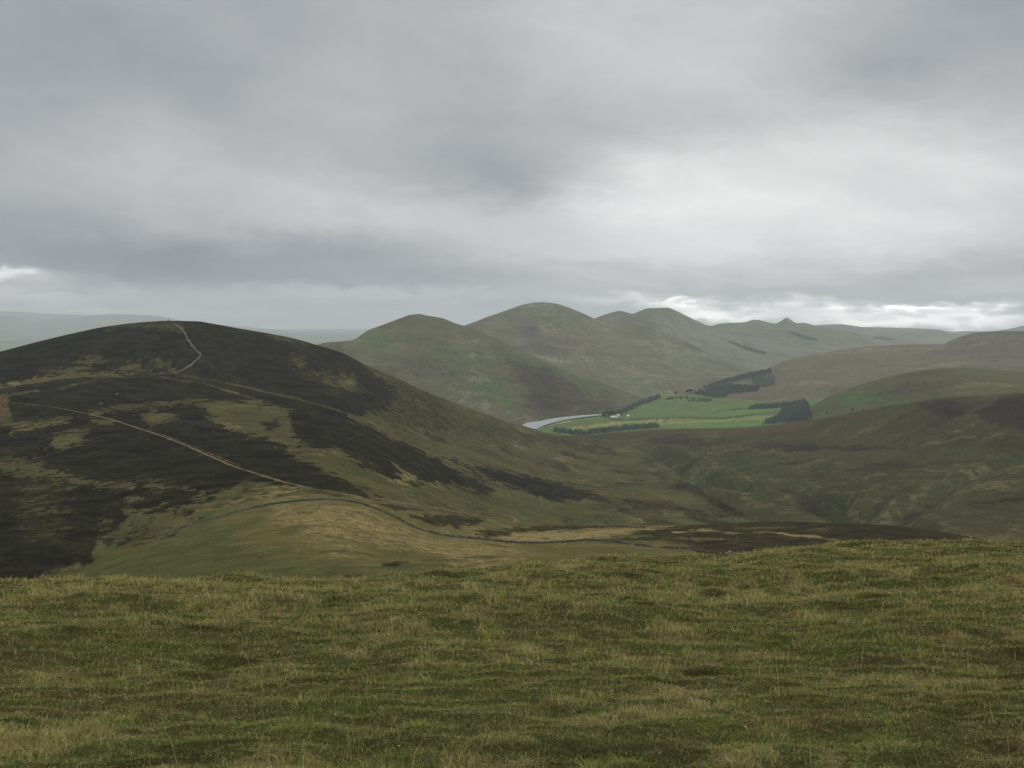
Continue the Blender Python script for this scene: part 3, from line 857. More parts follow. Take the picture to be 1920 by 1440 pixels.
# ---- the big heather hill at the left
crest2 = [(-500, 760, 1150), (-300, 722, 1200), (-100, 682, 1280), (0, 659.5, 1320), (60, 643.5, 1350), (150, 622, 1380), (200, 612, 1390), (270, 604, 1400), (316, 601.3, 1400), (370, 602.5, 1410),
          (400, 607, 1420), (450, 616, 1440), (500, 624.5, 1450), (540, 632, 1460), (590, 645.5, 1470), (640, 661, 1490), (690, 686, 1510), (750, 711, 1560), (800, 735, 1640), (850, 754, 1720),
          (900, 773, 1820), (950, 790, 1960), (985, 801, 2080), (1010, 808, 2140), (1050, 815.5, 2160), (1100, 820, 2150), (1150, 829, 2080), (1195, 843, 1950), (1230, 862, 1750), (1265, 886, 1520),
          (1300, 910, 1330), (1350, 938, 1180), (1450, 985, 1040), (1600, 1010, 950), (1750, 1060, 850)]
n2a = [(-500, 1180, 290), (0, 1150, 300), (300, 1060, 400), (600, 990, 440), (700, 985, 500), (900, 1020, 700), (1100, 1010, 850), (1300, 1010, 920), (1450, 1030, 880), (1750, 1120, 700)]
n2b = [(-500, 1080, 380), (0, 1062, 400), (300, 962, 505), (600, 922, 535), (700, 930, 590), (900, 962, 820), (1100, 975, 980), (1300, 985, 1020), (1450, 1020, 960), (1750, 1090, 770)]
n2c = [(-500, 920, 600), (0, 900, 640), (300, 880, 670), (600, 862, 710), (700, 880, 760), (900, 920, 980), (1100, 930, 1180), (1300, 962, 1120), (1450, 1008, 990), (1750, 1080, 800)]
n2d = [(-500, 830, 850), (0, 792, 880), (300, 786, 890), (600, 795, 930), (700, 818, 1000), (900, 867, 1180), (1100, 885, 1450), (1300, 945, 1200), (1450, 998, 1010), (1750, 1072, 820)]
n2e = [(-500, 780, 1040), (0, 722, 1090), (300, 712, 1150), (480, 722, 1180), (600, 725, 1200), (700, 752, 1260), (800, 790, 1350), (900, 822, 1460), (1000, 840, 1680), (1100, 850, 1780), (1200, 872, 1620), (1300, 930, 1260), (1450, 990, 1030), (1750, 1066, 835)]
m_l2 = terrain_mat('heather_hill_ground', 70, 4.5, (80, 78, 50), (66, 64, 42), heather=(29, 29, 23), green=(62, 70, 40), tan=(108, 98, 66), brown=(60, 51, 38), heather2=(40, 39, 30), rag=0.62, var=0.9, bump=0.8, soft=0.26, k=K * 0.8)


def l2_bare(c, px, py, d, X, Y):
    n = fbm(X / 120, Y / 160, 5, 115)
    c[..., 1] = np.maximum(c[..., 1], sstep(0.0, 0.45, n) * 0.5)
    low = sstep(820, 960, px)
    n = fbm(X / 60 + 3, Y / 170, 5, 117, 0.6)
    c[..., 0] = np.maximum(c[..., 0], sstep(0.0, 0.5, n) * 0.62 * low)
    n = fbm(X / 50 - 8, Y / 150, 5, 118, 0.6)
    c[..., 2] = np.maximum(c[..., 2], sstep(0.1, 0.5, n) * 0.5)
    n = fbm(X / 90 + 5, Y / 200, 5, 116)
    c[..., 3] = np.maximum(c[..., 3], sstep(0.0, 0.45, n) * 0.7 * low)
    return c


terrain('heather_hill', [n2a, n2b, n2c, n2d, n2e, crest2] + back(crest2, 1.12, 40, 1.6, -345), [8, 90, 90, 80, 70, 6, 6], wide(-500, 1750, 2.0), m_l2, feats=NEAR,
        relief=((2.0, 130, 4, 51), (0.5, 16, 3, 52)), bare=l2_bare)

# ---- grassy spur with the drystone wall
crest1 = [(-500, 1240, 280), (-200, 1160, 320), (100, 1094, 345), (200, 1040, 380), (300, 985, 430), (400, 955, 460), (500, 935, 480), (600, 926, 490), (700, 937, 520), (800, 955, 560), (900, 970, 600),
          (960, 977.5, 640), (1050, 983.5, 640), (1200, 985.5, 630), (1320, 983, 620), (1440, 978, 610), (1560, 980.5, 600), (1650, 984, 590), (1750, 995, 570), (1800, 1003, 560), (1860, 1015, 545), (1930, 1032, 530), (2050, 1062, 500), (2300, 1120, 450)]
n1w = [(-500, 1250, 262), (-200, 1172, 305), (100, 1104, 325), (200, 1056, 350), (300, 1002, 400), (400, 970, 430), (500, 947, 450), (600, 934, 460), (650, 938, 465), (700, 951, 468), (740, 971, 470), (780, 990, 474), (830, 1003, 480), (900, 1010, 486),
       (960, 1017, 490), (1050, 1018, 490), (1100, 1013, 490), (1150, 1017, 485), (1200, 1023, 475), (1260, 1028, 465), (1330, 1036, 450), (1440, 1040, 440), (1700, 1050, 420), (1930, 1075, 400), (2300, 1150, 350)]
n1m = [(-500, 1280, 215), (-200, 1200, 250), (100, 1135, 260), (300, 1050, 320), (450, 1010, 340), (600, 990, 350), (750, 1018, 350), (900, 1032, 360), (1050, 1036, 360), (1300, 1050, 350), (1930, 1110, 300), (2300, 1180, 280)]
n1n = [(-500, 1310, 150), (100, 1170, 170), (600, 1095, 190), (900, 1080, 190), (1300, 1075, 190), (1930, 1140, 170), (2300, 1210, 160)]
n1o = [(-500, 1380, 90), (600, 1210, 95), (1300, 1180, 95), (2300, 1260, 90)]
m_l1 = terrain_mat('spur_ground', 26, 0.7, (86, 80, 52), (74, 71, 44), heather=(36, 34, 25), green=(60, 66, 38), tan=(110, 98, 66), brown=(60, 50, 36), heather2=(50, 46, 33), rag=0.6, var=0.95, bump=0.25, soft=0.26, k=K * 0.98)
terrain('spur', [n1o, n1n, n1m, n1w, crest1] + back(crest1, 1.1, 30, 1.6, -345), [10, 50, 80, 50, 6, 6], wide(-500, 2300, 2.4), m_l1, feats=NEAR + SPUR,
        relief=((1.3, 45, 4, 61), (0.35, 7, 4, 62)))

#@@BEGIN2
# ------------------------------------------------------------------ foreground ground
fgc = [(-1200, 1128, 22), (-300, 1100, 24), (0, 1091, 25), (110, 1092, 25), (300, 1089.5, 26), (480, 1088, 27), (600, 1088, 28), (677, 1083, 29), (800, 1075.5, 31), (883, 1069.5, 33), (983, 1063, 35),
       (1100, 1054, 37), (1250, 1046, 40), (1394, 1039.5, 43), (1430, 1034, 43), (1623, 1025, 46), (1913, 1019, 48), (2300, 1012, 50), (3100, 1005, 52)]
FG = [
    [(-1200, ('z', -1.62), 0.35), (3100, ('z', -1.60), 0.35)],
    [(-1200, ('z', -1.72), 1.6), (3100, ('z', -1.70), 1.6)],
    [(-1200, 1465, 5.0), (960, 1440, 5.2), (3100, 1415, 5.4)],
    [(-1200, 1290, 9.2), (960, 1255, 9.8), (3100, 1225, 10.4)],
    [(-1200, 1180, 15.0), (0, 1150, 15.5), (960, 1135, 17.5), (1900, 1100, 20), (3100, 1080, 21)],
    fgc,
    [(p[0], p[1] + 45, p[2] * 1.5) for p in fgc],
    [(p[0], p[1] + 190, p[2] * 3.2) for p in fgc]]


def fg_at(px, d):
    """point on the smooth foreground slope"""
    K_ = len(FG)
    PY = np.zeros((K_, len(px)))
    LD = np.zeros((K_, len(px)))
    for k, pts in enumerate(FG):
        xs = [p[0] for p in pts]
        rows = [py_of(p[1][1], p[2]) if isinstance(p[1], tuple) else p[1] for p in pts]
        PY[k] = pchip1(xs, rows, px)
        LD[k] = pchip1(xs, [math.log(p[2]) for p in pts], px)
    M = pchip_slopes(LD, PY)
    ld = np.log(d)
    i = np.clip((LD <= ld[None, :]).sum(0) - 1, 0, K_ - 2)
    j = np.arange(len(px))
    return P(px, herm(LD[i, j], LD[i + 1, j], PY[i, j], PY[i + 1, j], M[i, j], M[i + 1, j], ld), d)


def hummock(X, Y):
    return (0.05 + 0.09 * sstep(12, 22, Y)) * fbm(X / 1.9, Y / 1.9, 3, 301) + 0.055 * fbm(X / 0.55, Y / 0.55, 3, 302) + 0.24 * fbm(X / 7, Y / 7, 2, 303) * sstep(6, 14, Y)


def turf(X, Y):
    """straw, dark bilberry and moss shares of the turf"""
    far = sstep(9, 24, Y)
    straw = sstep(0.02, 0.5, 0.55 * fbm(X / 3.0, Y / 3.4, 3, 311) + 0.75 * fbm(X / 0.75, Y / 0.9, 4, 312) + 0.2 * far - 0.02)
    dark = 0.75 * sstep(0.12, 0.6, fbm(X / 1.1 + 30, Y / 1.0, 4, 313) + 0.25 * fbm(X / 6, Y / 6, 2, 316) - 0.06 * far)
    moss = sstep(0.0, 0.4, fbm(X / 2.0, Y / 2.2 + 50, 3, 314))
    return straw, dark, moss


KF = 1.4
cols = wide(-1200, 3100, 5.0)
px, py, d = grid(FG, [8, 14, 90, 130, 150, 16, 6], cols)
p = P(px, py, d)
X, Y = p[..., 0], p[..., 1]
p[..., 2] += hummock(X, Y)
straw, dark, moss = turf(X, Y)
cov = np.stack([dark * 0.75, moss * 0.7, straw * 0.8, np.zeros_like(dark)], -1)
m_fg = terrain_mat('turf_soil', 1.4, 0.05, (66, 64, 40), (60, 62, 36), heather=(42, 40, 27), green=(60, 68, 36), tan=(94, 86, 58), rag=0.5, var=0.9, bump=0.02, soft=0.25, k=KF * 0.55)
structure(link_mesh('hilltop', p.reshape(-1, 3), quads(*px.shape), m_fg, attrs={'cov': cov.reshape(-1, 4)}))

# ------------------------------------------------------------------ loch water
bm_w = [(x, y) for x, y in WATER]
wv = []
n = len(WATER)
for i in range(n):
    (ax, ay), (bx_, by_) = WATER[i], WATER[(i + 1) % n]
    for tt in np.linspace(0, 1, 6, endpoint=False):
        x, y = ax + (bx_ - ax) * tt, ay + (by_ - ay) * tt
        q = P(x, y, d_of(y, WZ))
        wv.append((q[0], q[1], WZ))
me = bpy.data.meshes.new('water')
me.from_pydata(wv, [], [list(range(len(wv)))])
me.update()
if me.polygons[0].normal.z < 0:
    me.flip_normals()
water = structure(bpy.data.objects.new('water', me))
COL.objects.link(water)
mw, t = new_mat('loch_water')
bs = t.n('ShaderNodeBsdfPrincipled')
bs.inputs['Base Color'].default_value = (0.24, 0.25, 0.26, 1)  # pale grey base stands in for sky reflected off the ripples
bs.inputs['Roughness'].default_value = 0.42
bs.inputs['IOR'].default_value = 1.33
pos = t.n('ShaderNodeNewGeometry').outputs['Position']
bp = t.n('ShaderNodeBump')
bp.inputs['Distance'].default_value = 1.6
bp.inputs['Strength'].default_value = 1.0
t.put(bp.inputs['Height'], t.noise(pos, 0.25, 4, 0.6))
t.put(bs.inputs['Normal'], bp.outputs[0])
o_ = t.n('ShaderNodeOutputMaterial')
t.t.links.new(bs.outputs[0], o_.inputs[0])
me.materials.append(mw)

# ------------------------------------------------------------------ finding places on the ground
bpy.context.view_layer.update()
DG = bpy.context.evaluated_depsgraph_get()
GROUND = {o.name for o in S.objects if o.type == 'MESH' and o.name != 'water'}


def hit(px, py, allow=None):
    """the ground point seen at a place in the photo"""
    q = P(px, py, 1.0)
    dv = Vector(q / np.linalg.norm(q))
    o = Vector((0, 0, 0)) + dv * 0.5
    for _ in range(14):
        ok, loc, nor, idx, ob, _m = S.ray_cast(DG, o, dv)
        if not ok:
            return None
        if ob.name in GROUND and (allow is None or ob.name in allow):
            return loc
        o = loc + dv * 1.0
    return None


def drop(x, y, z0=900.0):
    o = Vector((x, y, z0))
    for _ in range(14):
        ok, loc, nor, idx, ob, _m = S.ray_cast(DG, o, Vector((0, 0, -1)))
        if not ok:
            return None
        if ob.name in GROUND:
            return loc.z
        o = loc - Vector((0, 0, 0.01))
    return None


def along(pts, step):
    out = []
    for (ax, ay), (bx_, by_) in zip(pts[:-1], pts[1:]):
        n_ = max(1, int(math.hypot(bx_ - ax, by_ - ay) / step))
        for i in range(n_):
            out.append((ax + (bx_ - ax) * i / n_, ay + (by_ - ay) * i / n_))
    out.append(pts[-1])
    return out


def smooth_pts(pts, n_=2):
    for _ in range(n_):
        q = [pts[0]]
        for a, b in zip(pts[:-1], pts[1:]):
            q += [(a[0] * .75 + b[0] * .25, a[1] * .75 + b[1] * .25), (a[0] * .25 + b[0] * .75, a[1] * .25 + b[1] * .75)]
        q.append(pts[-1])
        pts = q
    return pts


def ground_line(pts, step=1.5, allow=None, jump=0.12):
    w = []
    for x, y in along(smooth_pts(pts), step):
        q = hit(x, y, allow)
        if q is None:
            continue
        if w and abs(q.length - w[-1].length) > jump * w[-1].length:
            continue
        w.append(q)
    # even out the spacing along the ground
    for _ in range(2):
        w = [w[0]] + [Vector(((a.x + 2 * b.x + c.x) / 4, (a.y + 2 * b.y + c.y) / 4, b.z)) for a, b, c in zip(w[:-2], w[1:-1], w[2:])] + [w[-1]]
    return w


def ribbon(name, pts, width, mat, lift=0.12, allow=None, rag=0.6, step=1.2):
    w = ground_line(pts, step, allow)
    vs, fs = [], []
    na = 3
    for i, q in enumerate(w):
        a, b = w[max(0, i - 2)], w[min(len(w) - 1, i + 2)]
        tx, ty = b.x - a.x, b.y - a.y
        l = math.hypot(tx, ty) or 1
        nx, ny = -ty / l, tx / l
        wd = width * (1 + rag * float(fbm(np.array([i * 0.21]), np.array([len(w) * 1.7]), 3, 5)[0]) * 1.6)
        for j in range(na):
            s_ = (j / (na - 1) - 0.5) * wd + rag * width * 0.4 * float(noise2(np.array([i * 0.13]), np.array([3.3]), 9)[0])
            x, y = q.x + nx * s_, q.y + ny * s_
            z = drop(x, y)
            vs.append((x, y, (z if z is not None else q.z) + lift))
    for i in range(len(w) - 1):
        for j in range(na - 1):
            fs.append((i * na + j, i * na + j + 1, (i + 1) * na + j + 1, (i + 1) * na + j))
    return structure(link_mesh(name, np.array(vs), np.array(fs), mat))


def path_mat(name, c1, c2, c3, scale=0.35, k=K):
    m, t = new_mat(name)
    pos = t.n('ShaderNodeNewGeometry').outputs['Position']
    a = t.noise(pos, scale, 4, 0.65)
    b = t.noise(pos, scale * 0.12, 4, 0.6)
    col = t.mix(t.smooth(a, 0.4, 0.6), lin(*c1, k), lin(*c2, k))
    col = t.mix(t.smooth(b, 0.42, 0.6), col, lin(*c3, k))
    bs = t.n('ShaderNodeBsdfDiffuse')
    t.put(bs.inputs[0], col)
    o = t.n('ShaderNodeOutputMaterial')
    t.t.links.new(bs.outputs[0], o.inputs[0])
    return m


m_path = path_mat('trodden_earth', (98, 88, 66), (78, 71, 50), (96, 82, 64))
m_stony = path_mat('stony_path', (98, 94, 82), (66, 64, 52), (80, 74, 62))
m_red = path_mat('red_scree', (84, 54, 42), (76, 60, 44), (92, 58, 44))
m_track = path_mat('farm_track', (128, 126, 104), (110, 112, 88), (130, 126, 108))
HILL = {'heather_hill', 'spur'}
ribbon('path', [(172, 778), (215, 788), (250, 800), (300, 816), (350, 836), (400, 858), (440, 876), (480, 888), (520, 901), (560, 911), (600, 919), (640, 926), (680, 933)], 2.1, m_path, allow=HILL)
ribbon('path', [(720, 942), (770, 951), (830, 962), (905, 972)], 1.6, m_stony, allow=HILL)
ribbon('path', [(322, 604), (335, 611), (345, 622), (352, 635), (362, 650), (374, 662), (377, 667), (368, 675), (356, 686), (340, 695), (325, 700)], 2.9, m_stony, allow=HILL, rag=0.6)
ribbon('path', [(325, 700), (300, 701), (240, 701.5), (140, 706), (60, 718), (0, 727), (-60, 736)], 1.5, m_path, allow=HILL, rag=0.7)
ribbon('path', [(20, 756), (70, 759), (110, 765), (172, 778)], 1.2, m_path, allow=HILL, rag=0.7)
ribbon('path', [(172, 778), (215, 768), (270, 760), (330, 755), (375, 752)], 1.1, m_path, allow=HILL, rag=0.7)
ribbon('path', [(300, 813), (345, 831), (400, 853), (450, 874)], 0.7, m_path, allow=HILL, rag=0.9)
ribbon('path', [(690, 932), (760, 944), (830, 955), (900, 967), (955, 976)], 1.2, m_path, allow=HILL, rag=0.9)
ribbon('scree', [(1, 741), (2, 760), (3, 780), (3, 790)], 1.6, m_red, allow=HILL, rag=0.5)
ribbon('track', [(1092, 815.5), (1150, 811.5), (1200, 807), (1236, 804)], 3.0, m_track, lift=0.3, allow={'burn_moor', 'pasture'}, rag=0.2)
ribbon('track', [(1162, 783.5), (1172, 784.5), (1182, 786), (1160, 790), (1120, 793)], 3.0, m_track, lift=0.3, allow={'pasture'}, rag=0.2)
ribbon('track', [(1288, 738), (1310, 732), (1330, 726), (1352, 719), (1366, 716)], 6.0, m_track, lift=0.4, allow={'brown_moor'}, rag=0.2)

# ------------------------------------------------------------------ helpers for things


def tag(o, label, cat, group=None):
    o['label'] = label
    o['category'] = cat
    if group:
        o['group'] = group
    return o


def empty(name, loc, rz=0.0):
    o = bpy.data.objects.new(name, None)
    o.empty_display_size = 0.5
    o.location = loc
    o.rotation_euler = (0, 0, rz)
    COL.objects.link(o)
    return o


class MB:
    def __init__(self):
        self.v, self.f = [], []

    def add(self, vs, fs):
        k = len(self.v)
        self.v += [tuple(x) for x in vs]
        self.f += [tuple(i + k for i in q) for q in fs]

    def box(self, x0, x1, y0, y1, z0, z1):
        self.add([(x0, y0, z0), (x1, y0, z0), (x1, y1, z0), (x0, y1, z0), (x0, y0, z1), (x1, y0, z1), (x1, y1, z1), (x0, y1, z1)],
                 [(3, 2, 1, 0), (4, 5, 6, 7), (0, 1, 5, 4), (1, 2, 6, 5), (2, 3, 7, 6), (3, 0, 4, 7)])

    def tube(self, pts, rad, n_=6):
        """tapered tube through points"""
        k = len(self.v)
        for (x, y, z), r in zip(pts, rad):
            for i in range(n_):
                a = 2 * math.pi * i / n_
                self.v.append((x + r * math.cos(a), y + r * math.sin(a), z))
        for s_ in range(len(pts) - 1):
            for i in range(n_):
                j = (i + 1) % n_
                self.f.append((k + s_ * n_ + i, k + s_ * n_ + j, k + (s_ + 1) * n_ + j, k + (s_ + 1) * n_ + i))
        self.f.append(tuple(k + (len(pts) - 1) * n_ + i for i in range(n_)))

    def mesh(self, name, mat, smooth=False):
        me = bpy.data.meshes.new(name)
        me.from_pydata(self.v, [], self.f)
        me.update()
        if smooth:
            for q in me.polygons:
                q.use_smooth = True
        me.materials.append(mat)
        return me

    def build(self, name, mat, parent=None, smooth=False):
        o = bpy.data.objects.new(name, self.mesh(name, mat, smooth))
        COL.objects.link(o)
        o.parent = parent
        return o


def inst(name, me, parent=None):
    o = bpy.data.objects.new(name, me)
    COL.objects.link(o)
    o.parent = parent
    return o


# ------------------------------------------------------------------ trees
def foliage_mat(name, c1, c2, scale=0.5):
    m, t = new_mat(name)
    tc = t.n('ShaderNodeTexCoord').outputs['Object']
    rnd = t.n('ShaderNodeObjectInfo').outputs['Random']
    nz = t.noise(tc, scale, 3, 0.7)
    col = t.mix(t.smooth(t.math('ADD', nz, t.math('MULTIPLY_ADD', rnd, 0.3, -0.15)), 0.35, 0.65), (*c1, 1), (*c2, 1))
    bs = t.n('ShaderNodeBsdfDiffuse')
    t.put(bs.inputs[0], col)
    o = t.n('ShaderNodeOutputMaterial')
    t.t.links.new(bs.outputs[0], o.inputs[0])
    return m


m_con = foliage_mat('spruce_needles', (0.038, 0.06, 0.047), (0.085, 0.112, 0.08), 0.12)
m_far_con = foliage_mat('hazed_spruce_needles', (0.095, 0.118, 0.105), (0.12, 0.145, 0.125), 0.02)  # paler copy of the spruce, distance haze mixed into its colour
m_dec = foliage_mat('dark_leaves', (0.02, 0.032, 0.02), (0.04, 0.054, 0.03), 0.4)
m_aut = foliage_mat('brown_leaves', (0.05, 0.035, 0.022), (0.075, 0.052, 0.03), 0.4)
m_bark = plain_mat('bark', (0.05, 0.04, 0.03), 0.95, 0.4, 3)


def conifer_crown(mb, h, r, x0=0, y0=0, z0=0, tiers=6, pts=9):
    for k in range(tiers):
        f = k / tiers
        zb = h * (0.10 + 0.80 * f)
        zt = h * min(1.0, 0.10 + 0.80 * f + 0.34 - 0.1 * f)
        rb = r * (1 - f) ** 0.85 + 0.05 * r
        vs = [(x0 + random.uniform(-.03, .03) * r, y0, z0 + zt)]
        a0 = random.random() * 6
        for i in range(pts * 2):
            a = a0 + math.pi * i / pts
            q = rb * (random.uniform(0.85, 1.15) if i % 2 == 0 else random.uniform(0.5, 0.7))
            vs.append((x0 + q * math.cos(a), y0 + q * math.sin(a), z0 + zb + random.uniform(-.03, .03) * h - (0.03 * h if i % 2 == 0 else 0)))
        n_ = pts * 2
        mb.add(vs, [(0, 1 + i, 1 + (i + 1) % n_) for i in range(n_)])


def leaf_crown(mb, h, r, z0, n_=420, lumps=9):
    cs = [(random.uniform(-.55, .55) * r, random.uniform(-.55, .55) * r, z0 + h * random.uniform(0.25, 0.8), r * random.uniform(.38, .6)) for _ in range(lumps)]
    for i in range(n_):
        cx, cy_, cz, cr = random.choice(cs)
        a, b = random.uniform(0, 6.283), math.acos(random.uniform(-1, 1))
        q = cr * random.uniform(0.55, 1.0)
        c = Vector((cx + q * math.sin(b) * math.cos(a), cy_ + q * math.sin(b) * math.sin(a), cz + q * 0.8 * math.cos(b)))
        e1 = Vector((random.gauss(0, 1), random.gauss(0, 1), random.gauss(0, 1))).normalized()
        e2 = e1.orthogonal().normalized()
        s_ = r * random.uniform(0.07, 0.14)
        mb.add([c + e1 * s_, c + e2 * s_, c - e1 * s_, c - e2 * s_], [(0, 1, 2, 3)])


def make_con(h, r):
    a = MB()
    conifer_crown(a, h, r)
    b = MB()
    b.tube([(0, 0, -0.5), (0.03, 0, h * 0.4), (0, 0, h * 0.9)], [0.024 * h, 0.016 * h, 0.003 * h])
    return a.mesh('crown', m_con), b.mesh('trunk', m_bark)


def make_dec(h, r, mat, n_=420):
    a = MB()
    leaf_crown(a, h * 0.8, r, h * 0.2, n_)
    b = MB()
    b.tube([(0, 0, -0.5), (0.05, 0.02, h * 0.25), (-0.05, 0.05, h * 0.5), (0, 0, h * 0.8)], [0.035 * h, 0.026 * h, 0.016 * h, 0.004 * h])
    for q in range(5):
        ang = q * 1.3
        z = h * random.uniform(0.25, 0.5)
        b.tube([(0, 0, z), (r * .4 * math.cos(ang), r * .4 * math.sin(ang), z + h * .15), (r * .75 * math.cos(ang), r * .75 * math.sin(ang), z + h * .28)], [0.014 * h, 0.009 * h, 0.003 * h], 5)
    return a.mesh('crown', mat), b.mesh('trunk', m_bark)


CON = [make_con(10, 2.6), make_con(10, 2.2), make_con(10, 3.0)]
DEC = [make_dec(10, 4.2, m_dec), make_dec(10, 3.6, m_dec), make_dec(10, 4.8, m_dec)]
AUT = [make_dec(10, 3.6, m_aut)]
BUSH = []
for q in range(3):
    a = MB()
    leaf_crown(a, 2.2, 1.7, -0.1, 240, 6)
    b = MB()
    for w_ in range(14):
        an = w_ * 1.6
        b.tube([(0, 0, -0.3), (0.3 * math.cos(an), 0.3 * math.sin(an), 0.6), (0.8 * math.cos(an), 0.8 * math.sin(an), 1.5)], [0.09, 0.06, 0.02], 5)
    BUSH.append((a.mesh('foliage', m_dec), b.mesh('stem', m_bark)))


def tree(name, kind, q, h, label, group, cat='tree', sx=1.0):
    o = empty(name, q, random.uniform(0, 6.28))
    cr, tr = random.choice(kind)
    k = h / (2.2 if kind is BUSH else 10.0)
    o.scale = (k * sx, k * sx, k)
    inst('foliage' if kind is BUSH else 'crown', cr, o)
    inst('stem' if kind is BUSH else 'trunk', tr, o)
    return tag(o, label, cat, group)


def row(name, kind, pts, n_, h, label, group, thick=2.0, allow=None, cat='tree', sx=1.0):
    l = along(pts, 0.5)
    for i in range(n_):
        x, y = l[int((i + random.random()) / n_ * (len(l) - 1))]
        q = hit(x + random.uniform(-1, 1), y + random.uniform(-1, 1) * thick * 0.5, allow)
        if q is None:
            continue
        tree(name, kind, q, h * random.uniform(0.75, 1.2), label, group, cat, sx)


VAL = {'pasture', 'burn_moor'}
row('conifer', CON, [(1040, 809.5), (1070, 812.5), (1095, 813.5), (1140, 809), (1180, 804.5), (1234, 800.5)], 140, 11, 'dark conifer in the long belt between the near pasture and the brown moor', 'conifers of the near shelter belt', 4.5, VAL, sx=1.5)
row('conifer', CON, [(1158, 779), (1166, 774), (1180, 768), (1196, 760.5), (1215, 753.5), (1238, 745.5)], 85, 14, 'dark tree in the curving belt running uphill behind the white farm', 'trees of the curving belt behind the farm', 3.5, VAL, sx=1.5)
row('broadleaf_tree', DEC, [(1127, 781), (1135, 778), (1144, 777.5), (1151, 778), (1140, 783), (1130, 784)], 18, 12, 'rounded dark tree in the grove left of the white farmhouse', 'trees of the farm grove', 3, VAL)
row('bush', BUSH, [(1007, 804), (1012, 800.5), (1022, 796.5), (1036, 791.8), (1050, 788.5), (1064, 786), (1078, 783.5), (1086, 782.5)], 24, 3.8, 'low dark bush along the near shore of the loch', 'bushes on the loch shore', 1.5, VAL, 'bush')
row('bush', BUSH, [(1248, 750), (1262, 747), (1285, 746.5), (1310, 748), (1336, 751), (1326, 753), (1290, 752)], 60, 4.5, 'dark scrub bush on the grassy knoll above the bright pasture', 'scrub bushes on the knoll', 4, VAL, 'bush')
row('broadleaf_tree', DEC, [(1266, 740), (1275, 737), (1288, 736), (1300, 736.5)], 16, 13, 'dark round tree in the small copse beyond the knoll', 'trees of the small copse', 3, {'brown_moor', 'pasture'})
q = hit(1163, 777.5, VAL)
tree('broadleaf_tree', AUT, q, 12, 'brown leaved tree just right of the farmhouse at the belt end', None)
q = hit(1598.5, 771.5, {'side_hill', 'burn_moor'})
tree('broadleaf_tree', DEC, q, 8, 'lone dark bushy tree on the green hillside above the moor wall', None)
q = hit(1551, 778, {'side_hill', 'burn_moor'})
tree('broadleaf_tree', AUT, q, 7, 'small thin brownish tree on the slope right of the plantation', None)
q = hit(1618.5, 771, {'side_hill', 'burn_moor'})
tree('bush', BUSH, q, 3.2, 'tiny dark bush on the hillside right of the lone tree', None, 'bush')

# plantations: masses of spruces nobody could count
MV = []
for q in range(5):
    a = MB()
    conifer_crown(a, 1.0, 0.24, tiers=4, pts=6)
    MV.append((np.array(a.v), np.array(a.f)))


def plantation(name, poly, n_, h, allow):
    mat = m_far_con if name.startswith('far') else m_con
    xs = [p_[0] for p_ in poly]
    ys = [p_[1] for p_ in poly]
    V, Fc, k = [], [], 0
    c = 0
    tries = 0
    while c < n_ and tries < n_ * 12:
        tries += 1
        x, y = random.uniform(min(xs), max(xs)), random.uniform(min(ys), max(ys))
        if sdf_poly(poly, np.array([x]), np.array([y]))[0] > 0:
            continue
        q = hit(x, y, allow)
        if q is None:
            continue
        v, f = random.choice(MV)
        hh = h * random.uniform(0.72, 1.18)
        an = random.uniform(0, 6.28)
        ro = np.array([[math.cos(an), -math.sin(an), 0], [math.sin(an), math.cos(an), 0], [0, 0, 1]])
        V.append((v @ ro.T) * np.array([hh * 1.45, hh * 1.45, hh]) + np.array([q.x, q.y, q.z - 0.3]))
        Fc.append(f + k)
        k += len(v)
        c += 1
    o = link_mesh(name, np.concatenate(V), np.concatenate(Fc), mat, smooth=False)
    o['kind'] = 'stuff'
    return o


plantation('conifer_plantation', [(1428, 797), (1470, 792), (1521, 786.5), (1519, 774), (1514, 757), (1500, 756), (1476, 763), (1466, 769), (1468, 776), (1448, 789)], 1100, 12, {'pasture', 'side_hill', 'burn_moor', 'brown_moor'})
plantation('conifer_plantation', [(1402, 767.5), (1415, 762.5), (1445, 760), (1485, 757), (1510, 752), (1512, 757), (1490, 761), (1462, 765), (1435, 767)], 420, 10, {'pasture', 'brown_moor', 'side_hill'})
plantation('conifer_plantation', [(1318, 729), (1340, 721), (1367, 713), (1400, 704), (1430, 698), (1446, 695.5), (1446, 700), (1420, 707), (1390, 713), (1367, 718), (1340, 726)], 800, 13, {'brown_moor'})
plantation('conifer_plantation', [(1410, 712), (1453, 708), (1451, 723), (1424, 725), (1412, 719)], 480, 13, {'brown_moor'})
plantation('conifer_plantation', [(1301, 738), (1330, 731), (1370, 723), (1424, 727), (1420, 734), (1364, 739), (1360, 747), (1328, 745)], 950, 12, {'brown_moor', 'pasture'})
plantation('far_plantation', [(1363, 641), (1372, 641.5), (1438, 662), (1434, 665), (1400, 657)], 600, 8, {'middle_peak', 'far_peaks'})
plantation('far_plantation', [(1476, 623), (1488, 623), (1534, 637), (1533, 640), (1500, 634)], 600, 8, {'far_peaks'})
plantation('far_plantation', [(1634, 633), (1650, 632.5), (1676, 636.5), (1676, 638.5), (1650, 637)], 300, 8, {'far_peaks'})

